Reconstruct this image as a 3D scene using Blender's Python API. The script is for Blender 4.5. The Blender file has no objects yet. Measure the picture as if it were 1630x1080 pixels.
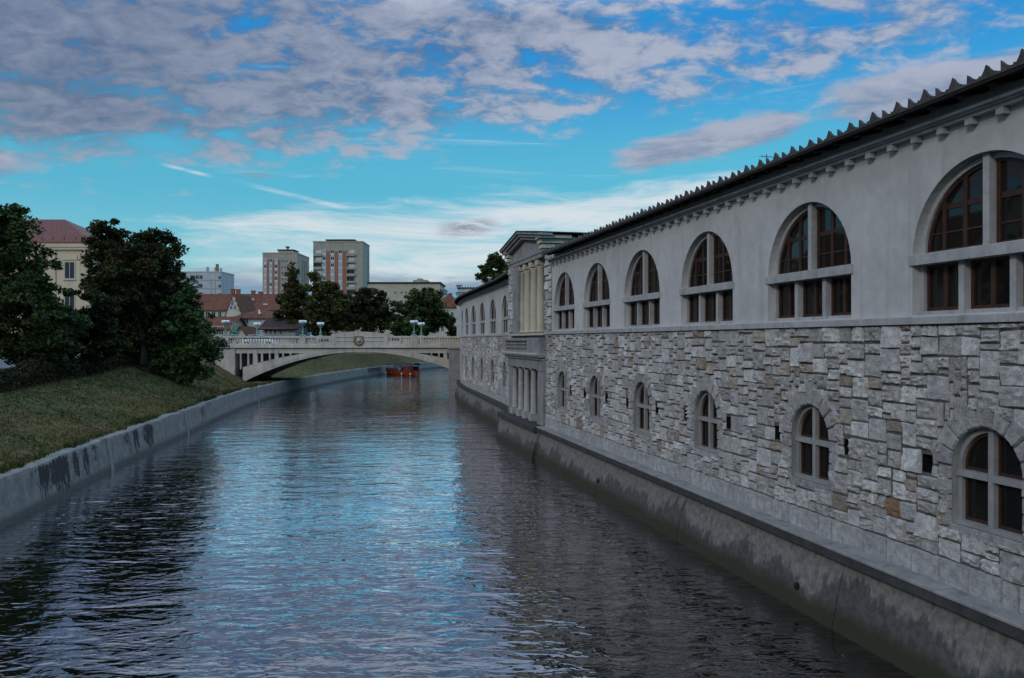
import bpy, math, random
import numpy as np
from math import sin, cos, pi, sqrt, atan2, radians
from mathutils import Vector, Matrix

random.seed(7)
RNG = np.random.default_rng(11)
SC = bpy.context.scene
COL = SC.collection
F = 1268.0          # focal length in photograph pixels (28 mm on a 36 mm sensor, 1630 px wide)
H = 5.4             # eye height above the water
HZ = 542.0          # horizon row


def at(px, py, Y):
    return Vector(((px - 815) / F * Y, Y, H + (HZ - py) / F * Y))


# ------------------------------------------------------------------ helpers
def tag(o, label=None, cat=None, group=None, kind=None):
    if label: o['label'] = label
    if cat: o['category'] = cat
    if group: o['group'] = group
    if kind: o['kind'] = kind
    return o


def thing(name, label, cat, loc=(0, 0, 0), rz=0.0, group=None):
    o = bpy.data.objects.new(name, None)
    o.empty_display_size = 0.2
    COL.objects.link(o)
    o.location = loc
    o.rotation_euler = (0, 0, rz)
    return tag(o, label, cat, group)


def copy_tree(o, parent=None):
    c = o.copy()
    COL.objects.link(c)
    if parent is not None:
        c.parent = parent
    for ch in list(o.children):
        copy_tree(ch, c)
    return c


class MB:
    """collects verts and faces, then links them as ONE mesh object"""
    def __init__(self):
        self.v = []; self.f = []; self.m = []; self.s = []; self.c = []

    def add(self, vs, fs, mi=0, smooth=False, col=None):
        n = len(self.v)
        self.v.extend([tuple(p) for p in vs])
        for f in fs:
            self.f.append(tuple(i + n for i in f)); self.m.append(mi); self.s.append(smooth)
        self.c.extend([col or (1, 1, 1)] * len(vs))
        return self

    def quad(self, a, b, c, d, mi=0, col=None):
        return self.add([a, b, c, d], [(0, 1, 2, 3)], mi, False, col)

    def box(self, x0, x1, y0, y1, z0, z1, mi=0, col=None):
        vs = [(x0, y0, z0), (x1, y0, z0), (x1, y1, z0), (x0, y1, z0), (x0, y0, z1), (x1, y0, z1), (x1, y1, z1), (x0, y1, z1)]
        return self.add(vs, [(0, 3, 2, 1), (4, 5, 6, 7), (0, 1, 5, 4), (1, 2, 6, 5), (2, 3, 7, 6), (3, 0, 4, 7)], mi, False, col)

    def bbox(self, x0, x1, y0, y1, z0, z1, b=0.02, mi=0):
        """box whose top and front edges are chamfered"""
        xs = [(x0, y0, z0), (x1, y0, z0), (x1, y1, z0), (x0, y1, z0),
              (x0, y0, z1 - b), (x1, y0, z1 - b), (x1, y1, z1 - b), (x0, y1, z1 - b),
              (x0 + b, y0 + b, z1), (x1 - b, y0 + b, z1), (x1 - b, y1 - b, z1), (x0 + b, y1 - b, z1)]
        fs = [(0, 3, 2, 1), (0, 1, 5, 4), (1, 2, 6, 5), (2, 3, 7, 6), (3, 0, 4, 7),
              (4, 5, 9, 8), (5, 6, 10, 9), (6, 7, 11, 10), (7, 4, 8, 11), (8, 9, 10, 11)]
        return self.add(xs, fs, mi)

    def prism(self, poly, y0, y1, mi=0):
        """polygon in x,z extruded along y"""
        n = len(poly)
        vs = [(x, y0, z) for x, z in poly] + [(x, y1, z) for x, z in poly]
        fs = [tuple(range(n)), tuple(range(2 * n - 1, n - 1, -1))]
        fs += [(i, i + n, (i + 1) % n + n, (i + 1) % n) for i in range(n)]
        return self.add(vs, fs, mi)

    def tube(self, path, radii, n=8, mi=0, cap=True, smooth=True):
        path = [Vector(p) for p in path]
        if not hasattr(radii, '__len__'): radii = [radii] * len(path)
        vs = []; fs = []
        up = Vector((0.13, 0.21, 1)).normalized()
        for i, p in enumerate(path):
            a = path[max(0, i - 1)]; b = path[min(len(path) - 1, i + 1)]
            t = (b - a)
            t = t.normalized() if t.length > 1e-9 else Vector((0, 0, 1))
            u = t.cross(up)
            if u.length < 1e-3: u = t.cross(Vector((1, 0, 0)))
            u.normalize(); w = t.cross(u)
            for k in range(n):
                a_ = 2 * pi * k / n
                vs.append(p + (u * cos(a_) + w * sin(a_)) * radii[i])
        for i in range(len(path) - 1):
            for k in range(n):
                fs.append((i * n + k, i * n + (k + 1) % n, (i + 1) * n + (k + 1) % n, (i + 1) * n + k))
        if cap:
            fs.append(tuple(range(n - 1, -1, -1)))
            m = (len(path) - 1) * n
            fs.append(tuple(range(m, m + n)))
        return self.add(vs, fs, mi, smooth)

    def lathe(self, prof, c=(0, 0, 0), n=14, mi=0, smooth=True):
        vs = []; fs = []
        for r, z in prof:
            for k in range(n):
                a = 2 * pi * k / n
                vs.append((c[0] + r * cos(a), c[1] + r * sin(a), c[2] + z))
        for i in range(len(prof) - 1):
            for k in range(n):
                fs.append((i * n + k, i * n + (k + 1) % n, (i + 1) * n + (k + 1) % n, (i + 1) * n + k))
        fs.append(tuple(range(n - 1, -1, -1)))
        m = (len(prof) - 1) * n
        fs.append(tuple(range(m, m + n)))
        return self.add(vs, fs, mi, smooth)

    def sphere(self, c, r, n=12, mi=0, sz=1.0):
        prof = [(max(1e-4, r * sin(pi * k / n)), -r * sz * cos(pi * k / n)) for k in range(n + 1)]
        return self.lathe(prof, c, n + 2, mi)

    def build(self, name, mats, parent=None, world=False, col=False):
        me = bpy.data.meshes.new(name)
        vs = self.v
        if world and parent is not None:
            l = parent.location
            if parent.parent is not None: l = l + parent.parent.location
            vs = [(p[0] - l.x, p[1] - l.y, p[2] - l.z) for p in vs]
        me.from_pydata(vs, [], self.f)
        if not isinstance(mats, (list, tuple)): mats = [mats]
        for m in mats: me.materials.append(m)
        me.polygons.foreach_set('material_index', np.array(self.m, dtype=np.int32))
        me.polygons.foreach_set('use_smooth', np.array(self.s, dtype=bool))
        if col:
            at_ = me.color_attributes.new('tint', 'FLOAT_COLOR', 'POINT')
            c = np.ones((len(vs), 4), dtype=np.float32)
            c[:, :3] = np.array(self.c, dtype=np.float32)
            at_.data.foreach_set('color', c.ravel())
        me.update()
        o = bpy.data.objects.new(name, me)
        COL.objects.link(o)
        if parent is not None: o.parent = parent
        return o


def np_mesh(name, V, faces_n, mats, parent=None, tint=None, smooth=False, loc=None):
    """fast mesh of separate n-gons: V is (k, n, 3)"""
    k, n, _ = V.shape
    me = bpy.data.meshes.new(name)
    me.vertices.add(k * n)
    me.vertices.foreach_set('co', V.reshape(-1).astype(np.float32))
    me.loops.add(k * n)
    me.loops.foreach_set('vertex_index', np.arange(k * n, dtype=np.int32))
    me.polygons.add(k)
    me.polygons.foreach_set('loop_start', (np.arange(k) * n).astype(np.int32))
    for m in mats: me.materials.append(m)
    if tint is not None:
        a = me.color_attributes.new('tint', 'FLOAT_COLOR', 'POINT')
        c = np.ones((k, n, 4), dtype=np.float32)
        c[:, :, :3] = tint[:, None, :]
        a.data.foreach_set('color', c.ravel())
    me.update(calc_edges=True)
    me.validate()
    o = bpy.data.objects.new(name, me)
    COL.objects.link(o)
    if parent is not None: o.parent = parent
    return o


# ------------------------------------------------------------------ materials
class NT:
    def __init__(self, tree):
        self.t = tree; self.n = tree.nodes; self.l = tree.links

    def new(self, typ, **kw):
        nd = self.n.new(typ)
        for k, v in kw.items():
            if k in ('operation', 'blend_type', 'data_type', 'noise_dimensions', 'feature', 'attribute_name', 'interpolation_type', 'sky_type', 'distance', 'clamp', 'vector_type', 'noise_type', 'wave_type', 'bands_direction'):
                setattr(nd, k, v)
        return nd

    def val(self, x):
        return x

    def link(self, a, b):
        self.l.new(a, b)

    def setin(self, sock, x):
        if hasattr(x, 'is_linked') or isinstance(x, bpy.types.NodeSocket):
            self.l.new(x, sock)
        elif x is not None:
            if hasattr(sock, 'default_value'):
                try:
                    sock.default_value = x
                except Exception:
                    sock.default_value = tuple(list(x) + [1.0])

    def math(self, op, a, b=None, c=None, clamp=False):
        nd = self.n.new('ShaderNodeMath'); nd.operation = op; nd.use_clamp = clamp
        self.setin(nd.inputs[0], a)
        if b is not None: self.setin(nd.inputs[1], b)
        if c is not None: self.setin(nd.inputs[2], c)
        return nd.outputs[0]

    def vmath(self, op, a, b=None):
        nd = self.n.new('ShaderNodeVectorMath'); nd.operation = op
        self.setin(nd.inputs[0], a)
        if b is not None: self.setin(nd.inputs[1], b)
        return nd.outputs[0]

    def mix(self, fac, a, b, blend='MIX'):
        nd = self.n.new('ShaderNodeMix'); nd.data_type = 'RGBA'; nd.blend_type = blend
        self.setin(nd.inputs[0], fac)
        for s, x in ((nd.inputs[6], a), (nd.inputs[7], b)):
            if isinstance(x, (tuple, list)): s.default_value = (x[0], x[1], x[2], 1)
            else: self.l.new(x, s)
        return nd.outputs[2]

    def smooth(self, x, lo, hi, a=0.0, b=1.0):
        nd = self.n.new('ShaderNodeMapRange'); nd.interpolation_type = 'SMOOTHSTEP'
        self.setin(nd.inputs[0], x)
        self.setin(nd.inputs[1], lo); self.setin(nd.inputs[2], hi)
        self.setin(nd.inputs[3], a); self.setin(nd.inputs[4], b)
        return nd.outputs[0]

    def noise(self, vec, scale, detail=4, rough=0.55, dist=0.0):
        nd = self.n.new('ShaderNodeTexNoise')
        if vec is not None: self.l.new(vec, nd.inputs['Vector'])
        nd.inputs['Scale'].default_value = scale
        nd.inputs['Detail'].default_value = detail
        nd.inputs['Roughness'].default_value = rough
        nd.inputs['Distortion'].default_value = dist
        return nd.outputs['Fac']

    def scalevec(self, vec, s, off=(0, 0, 0)):
        nd = self.n.new('ShaderNodeMapping')
        self.l.new(vec, nd.inputs[0])
        nd.inputs['Scale'].default_value = s
        nd.inputs['Location'].default_value = off
        return nd.outputs[0]

    def sep(self, vec):
        nd = self.n.new('ShaderNodeSeparateXYZ'); self.l.new(vec, nd.inputs[0])
        return nd.outputs

    def comb(self, x, y, z):
        nd = self.n.new('ShaderNodeCombineXYZ')
        for i, q in enumerate((x, y, z)): self.setin(nd.inputs[i], q)
        return nd.outputs[0]

    def attr(self, name):
        nd = self.n.new('ShaderNodeAttribute'); nd.attribute_name = name
        return nd.outputs['Color']

    def pos(self):
        return self.n.new('ShaderNodeNewGeometry').outputs['Position']

    def obj(self):
        return self.n.new('ShaderNodeTexCoord').outputs['Object']

    def bump(self, h, strength=0.5, dist=0.02, normal=None):
        nd = self.n.new('ShaderNodeBump')
        nd.inputs['Strength'].default_value = strength
        nd.inputs['Distance'].default_value = dist
        self.l.new(h, nd.inputs['Height'])
        if normal is not None: self.l.new(normal, nd.inputs['Normal'])
        return nd.outputs[0]


def new_mat(name):
    m = bpy.data.materials.new(name); m.use_nodes = True
    t = NT(m.node_tree)
    b = t.n['Principled BSDF']
    return m, t, b


def simple(name, col, rough=0.8, var=0.25, scale=3.0, bump=0.3, bdist=0.01, bscale=None, tint=False, metal=0.0, stretch=(1, 1, 1), spec=0.3, streak=0.0):
    """base colour broken up by two noise scales, a bump and optional vertical rain streaks"""
    m, t, b = new_mat(name)
    p = t.scalevec(t.pos(), stretch)
    n1 = t.noise(p, scale, 5, 0.6)
    n2 = t.noise(p, scale * 7.3, 4, 0.6)
    f = t.math('ADD', t.math('MULTIPLY', n1, 0.65), t.math('MULTIPLY', n2, 0.35))
    f = t.smooth(f, 0.3, 0.7)
    lo = tuple(c * (1 - var) for c in col); hi = tuple(min(1, c * (1 + var)) for c in col)
    c = t.mix(f, lo, hi)
    if streak:
        s = t.noise(t.scalevec(t.pos(), (2.2, 2.2, 0.12)), 1.6, 5, 0.6)
        s = t.smooth(s, 0.5, 0.72, 1.0, 1.0 - streak)
        c = t.mix(1.0, c, t.comb(s, s, s), 'MULTIPLY')
    if tint:
        c = t.mix(1.0, c, t.attr('tint'), 'MULTIPLY')
    t.l.new(c, b.inputs['Base Color'])
    b.inputs['Roughness'].default_value = rough
    b.inputs['Metallic'].default_value = metal
    b.inputs['Specular IOR Level'].default_value = spec
    if bump:
        bn = t.noise(p, bscale or scale * 9, 5, 0.65)
        t.l.new(t.bump(bn, bump, bdist), b.inputs['Normal'])
    return m


M = {}
M['plaster'] = simple('plaster', (0.56, 0.56, 0.55), 0.9, 0.15, 0.55, 0.6, 0.014, 12, streak=0.15)
def weather(m):
    t = NT(m.node_tree); b = t.n['Principled BSDF']
    c = b.inputs['Base Color'].links[0].from_socket
    p = t.pos()
    st = t.noise(t.scalevec(p, (3.2, 3.2, 0.10)), 1.3, 6, 0.7)
    ms = t.noise(p, 0.35, 4, 0.6)
    k = t.math('MULTIPLY', t.smooth(st, 0.52, 0.70), t.smooth(ms, 0.46, 0.62))
    c = t.mix(t.math('MULTIPLY', k, 0.38), c, (0.25, 0.245, 0.235))
    pt_ = t.smooth(t.noise(t.scalevec(p, (1, 1, 1), (5, 2, 8)), 0.8, 6, 0.65, 0.5), 0.60, 0.64)
    c = t.mix(t.math('MULTIPLY', pt_, 0.16), c, (0.42, 0.41, 0.39))
    t.l.new(c, b.inputs['Base Color'])


weather(M['plaster'])
M['concrete'] = simple('concrete_trim', (0.42, 0.42, 0.42), 0.9, 0.2, 2.5, 0.5, 0.01, 30, streak=0.25)
M['stone'] = simple('rubble_stone', (0.98, 0.97, 0.94), 0.92, 0.48, 7.0, 1.0, 0.04, 22, tint=True)
M['mortar'] = simple('mortar', (0.125, 0.12, 0.112), 0.95, 0.3, 8, 0.6, 0.02, 30)
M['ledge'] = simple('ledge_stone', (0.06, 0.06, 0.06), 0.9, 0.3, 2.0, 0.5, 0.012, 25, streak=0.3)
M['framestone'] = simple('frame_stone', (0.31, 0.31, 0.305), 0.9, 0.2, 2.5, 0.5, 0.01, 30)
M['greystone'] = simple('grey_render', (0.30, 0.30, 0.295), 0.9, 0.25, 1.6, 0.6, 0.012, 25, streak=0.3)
M['cream'] = simple('cream_render', (0.55, 0.515, 0.41), 0.9, 0.12, 1.2, 0.4, 0.01, 20, streak=0.18)
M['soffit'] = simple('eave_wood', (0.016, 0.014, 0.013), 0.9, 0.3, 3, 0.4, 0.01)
M['tile'] = simple('roof_tile_clay', (0.075, 0.068, 0.062), 0.9, 0.45, 5, 0.6, 0.01, 40)
M['wood'] = simple('window_wood', (0.052, 0.023, 0.014), 0.55, 0.35, 6, 0.3, 0.004, 60, spec=0.4)
M['darkhole'] = simple('recess_shade', (0.006, 0.006, 0.006), 0.9, 0.2, 3, 0)  # near-black colour stands in for the shade inside holes
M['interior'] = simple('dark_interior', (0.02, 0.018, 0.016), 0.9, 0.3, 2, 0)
M['metal_dark'] = simple('dark_metal', (0.03, 0.03, 0.03), 0.5, 0.2, 4, 0.1, metal=0.6)
M['bark'] = simple('bark', (0.035, 0.028, 0.022), 0.95, 0.35, 6, 1.0, 0.03, 18, stretch=(1, 1, 0.3))
M['copper'] = simple('green_copper', (0.20, 0.31, 0.24), 0.7, 0.3, 5, 0.4, 0.01, 30)
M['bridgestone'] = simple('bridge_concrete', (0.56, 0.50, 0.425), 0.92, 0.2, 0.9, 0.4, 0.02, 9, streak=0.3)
M['bridgedark'] = simple('bridge_shade', (0.13, 0.12, 0.11), 0.95, 0.3, 1.2, 0.4, 0.02)  # bridge concrete darkened: shade under the arch and in recesses is painted in
M['gold'] = simple('bronze_wreath', (0.26, 0.19, 0.06), 0.6, 0.3, 8, 0.4, 0.01, metal=0.3)
M['lettering'] = simple('carved_lettering', (0.09, 0.08, 0.075), 0.9, 0.2, 8, 0)
M['asphalt'] = simple('paving', (0.21, 0.21, 0.215), 0.9, 0.2, 0.6, 0.4, 0.01, 20)
M['earth'] = simple('earth', (0.10, 0.095, 0.06), 0.95, 0.3, 0.05, 0.3, 0.05, 2)
M['brick'] = simple('brick_panel', (0.36, 0.15, 0.10), 0.9, 0.15, 0.8, 0.3, 0.02)
M['towerbeige'] = simple('tower_render', (0.40, 0.345, 0.275), 0.9, 0.15, 0.5, 0.2, 0.02, streak=0.2)
M['towergrey'] = simple('pale_block_render', (0.50, 0.49, 0.50), 0.9, 0.12, 0.4, 0.2, 0.02, streak=0.2)
M['winwhite'] = simple('white_window_panel', (0.60, 0.60, 0.58), 0.7, 0.15, 0.6, 0)
M['roofred'] = simple('red_tile_roof', (0.165, 0.060, 0.034), 0.9, 0.38, 1.3, 0.6, 0.05, 6)
M['roofmetal'] = simple('red_metal_roof', (0.20, 0.062, 0.048), 0.6, 0.15, 0.7, 0.2, 0.02, spec=0.4)
M['roofdark'] = simple('dark_tile_roof', (0.055, 0.04, 0.038), 0.9, 0.3, 1.3, 0.6, 0.05, 6)
M['yellowwall'] = simple('yellow_facade', (0.66, 0.52, 0.35), 0.9, 0.1, 0.6, 0.2, 0.01, streak=0.15)
M['creamwall'] = simple('cream_facade', (0.56, 0.50, 0.40), 0.9, 0.1, 0.6, 0.2, 0.01, streak=0.15)
M['beigewall'] = simple('beige_facade', (0.50, 0.43, 0.32), 0.9, 0.12, 0.5, 0.2, 0.01, streak=0.2)
M['whitewall'] = simple('pale_facade', (0.56, 0.58, 0.53), 0.9, 0.1, 0.8, 0.2, 0.01, streak=0.15)
M['greywall'] = simple('grey_facade', (0.36, 0.36, 0.36), 0.9, 0.12, 0.8, 0.2, 0.01, streak=0.2)
M['orangewall'] = simple('orange_facade', (0.55, 0.22, 0.11), 0.9, 0.12, 0.8, 0.2, 0.01, streak=0.15)
M['chimney'] = simple('brick_chimney', (0.30, 0.10, 0.06), 0.9, 0.25, 3, 0.3, 0.02)
M['boatwood'] = simple('varnished_wood', (0.42, 0.085, 0.022), 0.35, 0.3, 2.5, 0.15, 0.01, stretch=(0.4, 0.4, 4), spec=0.5)
M['boatdark'] = simple('dark_canopy', (0.03, 0.022, 0.02), 0.6, 0.3, 2, 0.2)
M['boattrim'] = simple('canopy_trim', (0.22, 0.045, 0.03), 0.6, 0.3, 2, 0.1)
M['whitepaint'] = simple('white_paint', (0.8, 0.8, 0.8), 0.35, 0.05, 2, 0, spec=0.5)
M['bluepaint'] = simple('blue_paint', (0.05, 0.08, 0.16), 0.35, 0.1, 2, 0, spec=0.5)
M['greypaint'] = simple('silver_paint', (0.38, 0.39, 0.41), 0.35, 0.1, 2, 0, spec=0.5)
M['rubber'] = simple('rubber', (0.02, 0.02, 0.02), 0.9, 0.2, 5, 0)
M['skin'] = simple('skin', (0.5, 0.3, 0.22), 0.7, 0.1, 5, 0)
M['clothwhite'] = simple('white_cloth', (0.75, 0.75, 0.75), 0.9, 0.1, 5, 0.2)
M['clothblue'] = simple('blue_cloth', (0.08, 0.12, 0.30), 0.9, 0.1, 5, 0.2)
M['hair'] = simple('hair', (0.02, 0.015, 0.01), 0.8, 0.2, 5, 0)
M['paleStone'] = simple('pale_limestone', (0.52, 0.52, 0.50), 0.9, 0.2, 1.0, 0.4, 0.02, 8, streak=0.3)


def glass_mat(name, base, rough=0.03, wob=0.15, cap=0.30):
    m, t, b = new_mat(name)
    n = t.noise(t.pos(), 1.7, 2, 0.5)
    t.l.new(t.mix(n, tuple(c * 0.5 for c in base), tuple(c * 1.6 for c in base)), b.inputs['Base Color'])
    b.inputs['Roughness'].default_value = 0.5
    b.inputs['Specular IOR Level'].default_value = 0.0
    gl = t.n.new('ShaderNodeBsdfGlossy'); gl.inputs['Roughness'].default_value = rough
    t.l.new(t.bump(t.noise(t.pos(), 0.9, 1, 0.5), wob, 0.01), gl.inputs['Normal'])
    fr = t.n.new('ShaderNodeFresnel'); fr.inputs['IOR'].default_value = 1.5
    mx = t.n.new('ShaderNodeMixShader')
    t.l.new(t.math('MINIMUM', fr.outputs[0], cap), mx.inputs[0])
    t.l.new(b.outputs[0], mx.inputs[1]); t.l.new(gl.outputs[0], mx.inputs[2]); t.l.new(mx.outputs[0], t.n['Material Output'].inputs[0])
    return m


M['glass'] = glass_mat('window_glass', (0.012, 0.011, 0.010))
M['farglass'] = glass_mat('far_window_glass', (0.035, 0.037, 0.042), 0.1)

# white lamp glass (unlit)
m, t, b = new_mat('opal_globe')
b.inputs['Base Color'].default_value = (0.85, 0.86, 0.88, 1); b.inputs['Roughness'].default_value = 0.25
M['globe'] = m


def leaf_mat(name, col, var=0.5):
    m, t, b = new_mat(name)
    n = t.noise(t.pos(), 0.7, 3, 0.6)
    n2 = t.noise(t.pos(), 5.0, 2, 0.6)
    f = t.smooth(t.math('ADD', t.math('MULTIPLY', n, 0.6), t.math('MULTIPLY', n2, 0.4)), 0.32, 0.68)
    c = t.mix(f, tuple(x * (1 - var) for x in col), tuple(x * (1 + var) for x in col))
    c = t.mix(1.0, c, t.attr('tint'), 'MULTIPLY')
    t.l.new(c, b.inputs['Base Color'])
    b.inputs['Roughness'].default_value = 0.7
    b.inputs['Specular IOR Level'].default_value = 0.12
    tr = t.n.new('ShaderNodeBsdfTranslucent'); t.l.new(c, tr.inputs[0])
    mx = t.n.new('ShaderNodeMixShader'); mx.inputs[0].default_value = 0.22
    out = t.n['Material Output']
    t.l.new(b.outputs[0], mx.inputs[1]); t.l.new(tr.outputs[0], mx.inputs[2]); t.l.new(mx.outputs[0], out.inputs[0])
    return m


M['leaf_dark'] = leaf_mat('foliage_dark', (0.044, 0.050, 0.018))
M['leaf_green'] = leaf_mat('foliage_green', (0.054, 0.076, 0.024))
M['leaf_bright'] = leaf_mat('foliage_bright', (0.075, 0.115, 0.036))
M['leaf_olive'] = leaf_mat('foliage_olive', (0.075, 0.075, 0.025))
M['leaf_hedge'] = leaf_mat('foliage_hedge', (0.040, 0.042, 0.020))
M['leaf_grass'] = leaf_mat('grass_blade', (0.112, 0.112, 0.040))

# embankment concrete: pale weathered top, dark wet zone with a ragged tide line, green slime at the water
m, t, b = new_mat('embankment_concrete')
p = t.pos(); z = t.sep(p)[2]
n1 = t.noise(t.scalevec(p, (1, 1, 0.5)), 0.55, 5, 0.65)
n2 = t.noise(t.scalevec(p, (6, 6, 0.9)), 1.0, 5, 0.7)
n3 = t.noise(p, 7, 5, 0.65)
lvl = t.math('ADD', z, t.math('ADD', t.math('MULTIPLY', t.math('SUBTRACT', n1, 0.5), -2.6), t.math('MULTIPLY', t.math('SUBTRACT', n2, 0.5), -0.7)))
wet = t.smooth(lvl, 0.60, 0.78, 1.0, 0.0)
c = t.mix(t.smooth(n3, 0.3, 0.7), (0.135, 0.13, 0.12), (0.25, 0.245, 0.225))
str_ = t.smooth(n2, 0.52, 0.75, 1.0, 0.6)
c = t.mix(1.0, c, t.comb(str_, str_, str_), 'MULTIPLY')
c = t.mix(t.math('MULTIPLY', wet, 0.82), c, t.mix(t.smooth(n3, 0.3, 0.7), (0.045, 0.045, 0.045), (0.085, 0.085, 0.082)))
sl = t.smooth(t.math('ADD', z, t.math('MULTIPLY', n1, -0.5)), -0.05, 0.28, 0.9, 0.0)
c = t.mix(sl, c, (0.035, 0.038, 0.018))
t.l.new(c, b.inputs['Base Color']); b.inputs['Roughness'].default_value = 0.85
b.inputs['Specular IOR Level'].default_value = 0.3
t.l.new(t.bump(t.noise(p, 11, 6, 0.7), 0.6, 0.02), b.inputs['Normal'])
M['embank'] = m

# left quay concrete with dark dried-moss patches where the 'tint' attribute says
m, t, b = new_mat('quay_concrete')
p = t.pos(); z = t.sep(p)[2]
n3 = t.noise(p, 2.2, 6, 0.65)
n2 = t.noise(t.scalevec(p, (5, 5, 0.6)), 1.0, 5, 0.7)
c = t.mix(t.smooth(n3, 0.3, 0.7), (0.19, 0.178, 0.152), (0.32, 0.30, 0.262))
s_ = t.smooth(n2, 0.5, 0.75, 1.0, 0.62)
c = t.mix(1.0, c, t.comb(s_, s_, s_), 'MULTIPLY')
msk = t.sep(t.attr('tint'))[0]
mn = t.noise(t.scalevec(p, (2.4, 2.4, 1.1)), 2.2, 6, 0.75)
moss = t.smooth(t.math('ADD', t.math('MULTIPLY', msk, 0.32), mn), 0.70, 0.76)
c = t.mix(t.math('MULTIPLY', moss, 0.93), c, (0.012, 0.012, 0.011))
sl = t.smooth(t.math('ADD', z, t.math('MULTIPLY', n3, -0.3)), -0.05, 0.22, 0.75, 0.0)
c = t.mix(sl, c, (0.06, 0.06, 0.045))
t.l.new(c, b.inputs['Base Color']); b.inputs['Roughness'].default_value = 0.9
hh = t.math('ADD', t.noise(p, 9, 6, 0.7), t.math('MULTIPLY', moss, 0.8))
t.l.new(t.bump(hh, 0.6, 0.03), b.inputs['Normal'])
M['quay'] = m

# grass bank
m, t, b = new_mat('bank_grass')
p = t.pos()
n1 = t.noise(p, 0.22, 4, 0.6, 0.4); n2 = t.noise(p, 2.2, 5, 0.7); n3 = t.noise(t.scalevec(p, (1, 1, 1)), 14, 4, 0.7)
c = t.mix(t.smooth(n1, 0.38, 0.62), (0.185, 0.125, 0.055), (0.122, 0.140, 0.048))
c = t.mix(t.smooth(n2, 0.42, 0.7), c, (0.200, 0.155, 0.075))
c = t.mix(t.smooth(n2, 0.58, 0.40, 0.0, 0.65), c, (0.065, 0.054, 0.030))
k = t.smooth(n3, 0.25, 0.75, 0.55, 1.35)
c = t.mix(1.0, c, t.comb(k, k, k), 'MULTIPLY')
t.l.new(c, b.inputs['Base Color']); b.inputs['Roughness'].default_value = 0.95
b.inputs['Specular IOR Level'].default_value = 0.1
t.l.new(t.bump(t.math('ADD', n3, n2), 0.8, 0.08), b.inputs['Normal'])
M['grass'] = m

# river water
m, t, b = new_mat('river_water')
p = t.pos()
b.inputs['Base Color'].default_value = (0.007, 0.008, 0.004, 1)
b.inputs['Roughness'].default_value = 0.02
b.inputs['IOR'].default_value = 3.6
b.inputs['Specular IOR Level'].default_value = 0.5
pw = t.scalevec(p, (0.62, 1.5, 1))
w1 = t.noise(pw, 0.6, 2, 0.5, 0.3)
w2 = t.noise(t.scalevec(p, (1.0, 1.8, 1), (3.1, 1.7, 0)), 1.9, 2, 0.55, 0.5)
w3 = t.noise(t.scalevec(p, (1.0, 1.5, 1), (7.1, 9.7, 0)), 4.6, 2, 0.5, 0.2)
patch = t.smooth(t.noise(p, 0.09, 2, 0.5), 0.3, 0.7, 0.65, 1.2)
w4 = t.noise(t.scalevec(p, (0.75, 1.9, 1), (11.3, 4.2, 0)), 0.8, 2, 0.5, 0.4)
ridge = t.math('SUBTRACT', 1.0, t.math('ABSOLUTE', t.math('MULTIPLY', t.math('SUBTRACT', w4, 0.5), 3.0)))
hsum = t.math('ADD', t.math('ADD', t.math('MULTIPLY', w1, 0.85), t.math('MULTIPLY', ridge, 0.16)), t.math('ADD', t.math('MULTIPLY', w2, 0.32), t.math('MULTIPLY', w3, 0.04)))
hsum = t.math('MULTIPLY', hsum, patch)
wn = t.bump(hsum, 1.0, 0.082)
t.l.new(wn, b.inputs['Normal'])
b.inputs['Specular IOR Level'].default_value = 0.0
gl = t.n.new('ShaderNodeBsdfGlossy'); gl.inputs['Roughness'].default_value = 0.02; gl.inputs['Color'].default_value = (0.95, 0.94, 1.0, 1); t.l.new(wn, gl.inputs['Normal'])
fr = t.n.new('ShaderNodeFresnel'); fr.inputs['IOR'].default_value = 1.33; t.l.new(wn, fr.inputs['Normal'])
mx = t.n.new('ShaderNodeMixShader')
t.l.new(t.math('MINIMUM', t.math('ADD', t.math('MULTIPLY', fr.outputs[0], 2.75), 0.03), 0.96), mx.inputs[0])
t.l.new(b.outputs[0], mx.inputs[1]); t.l.new(gl.outputs[0], mx.inputs[2]); t.l.new(mx.outputs[0], t.n['Material Output'].inputs[0])
M['water'] = m
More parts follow.
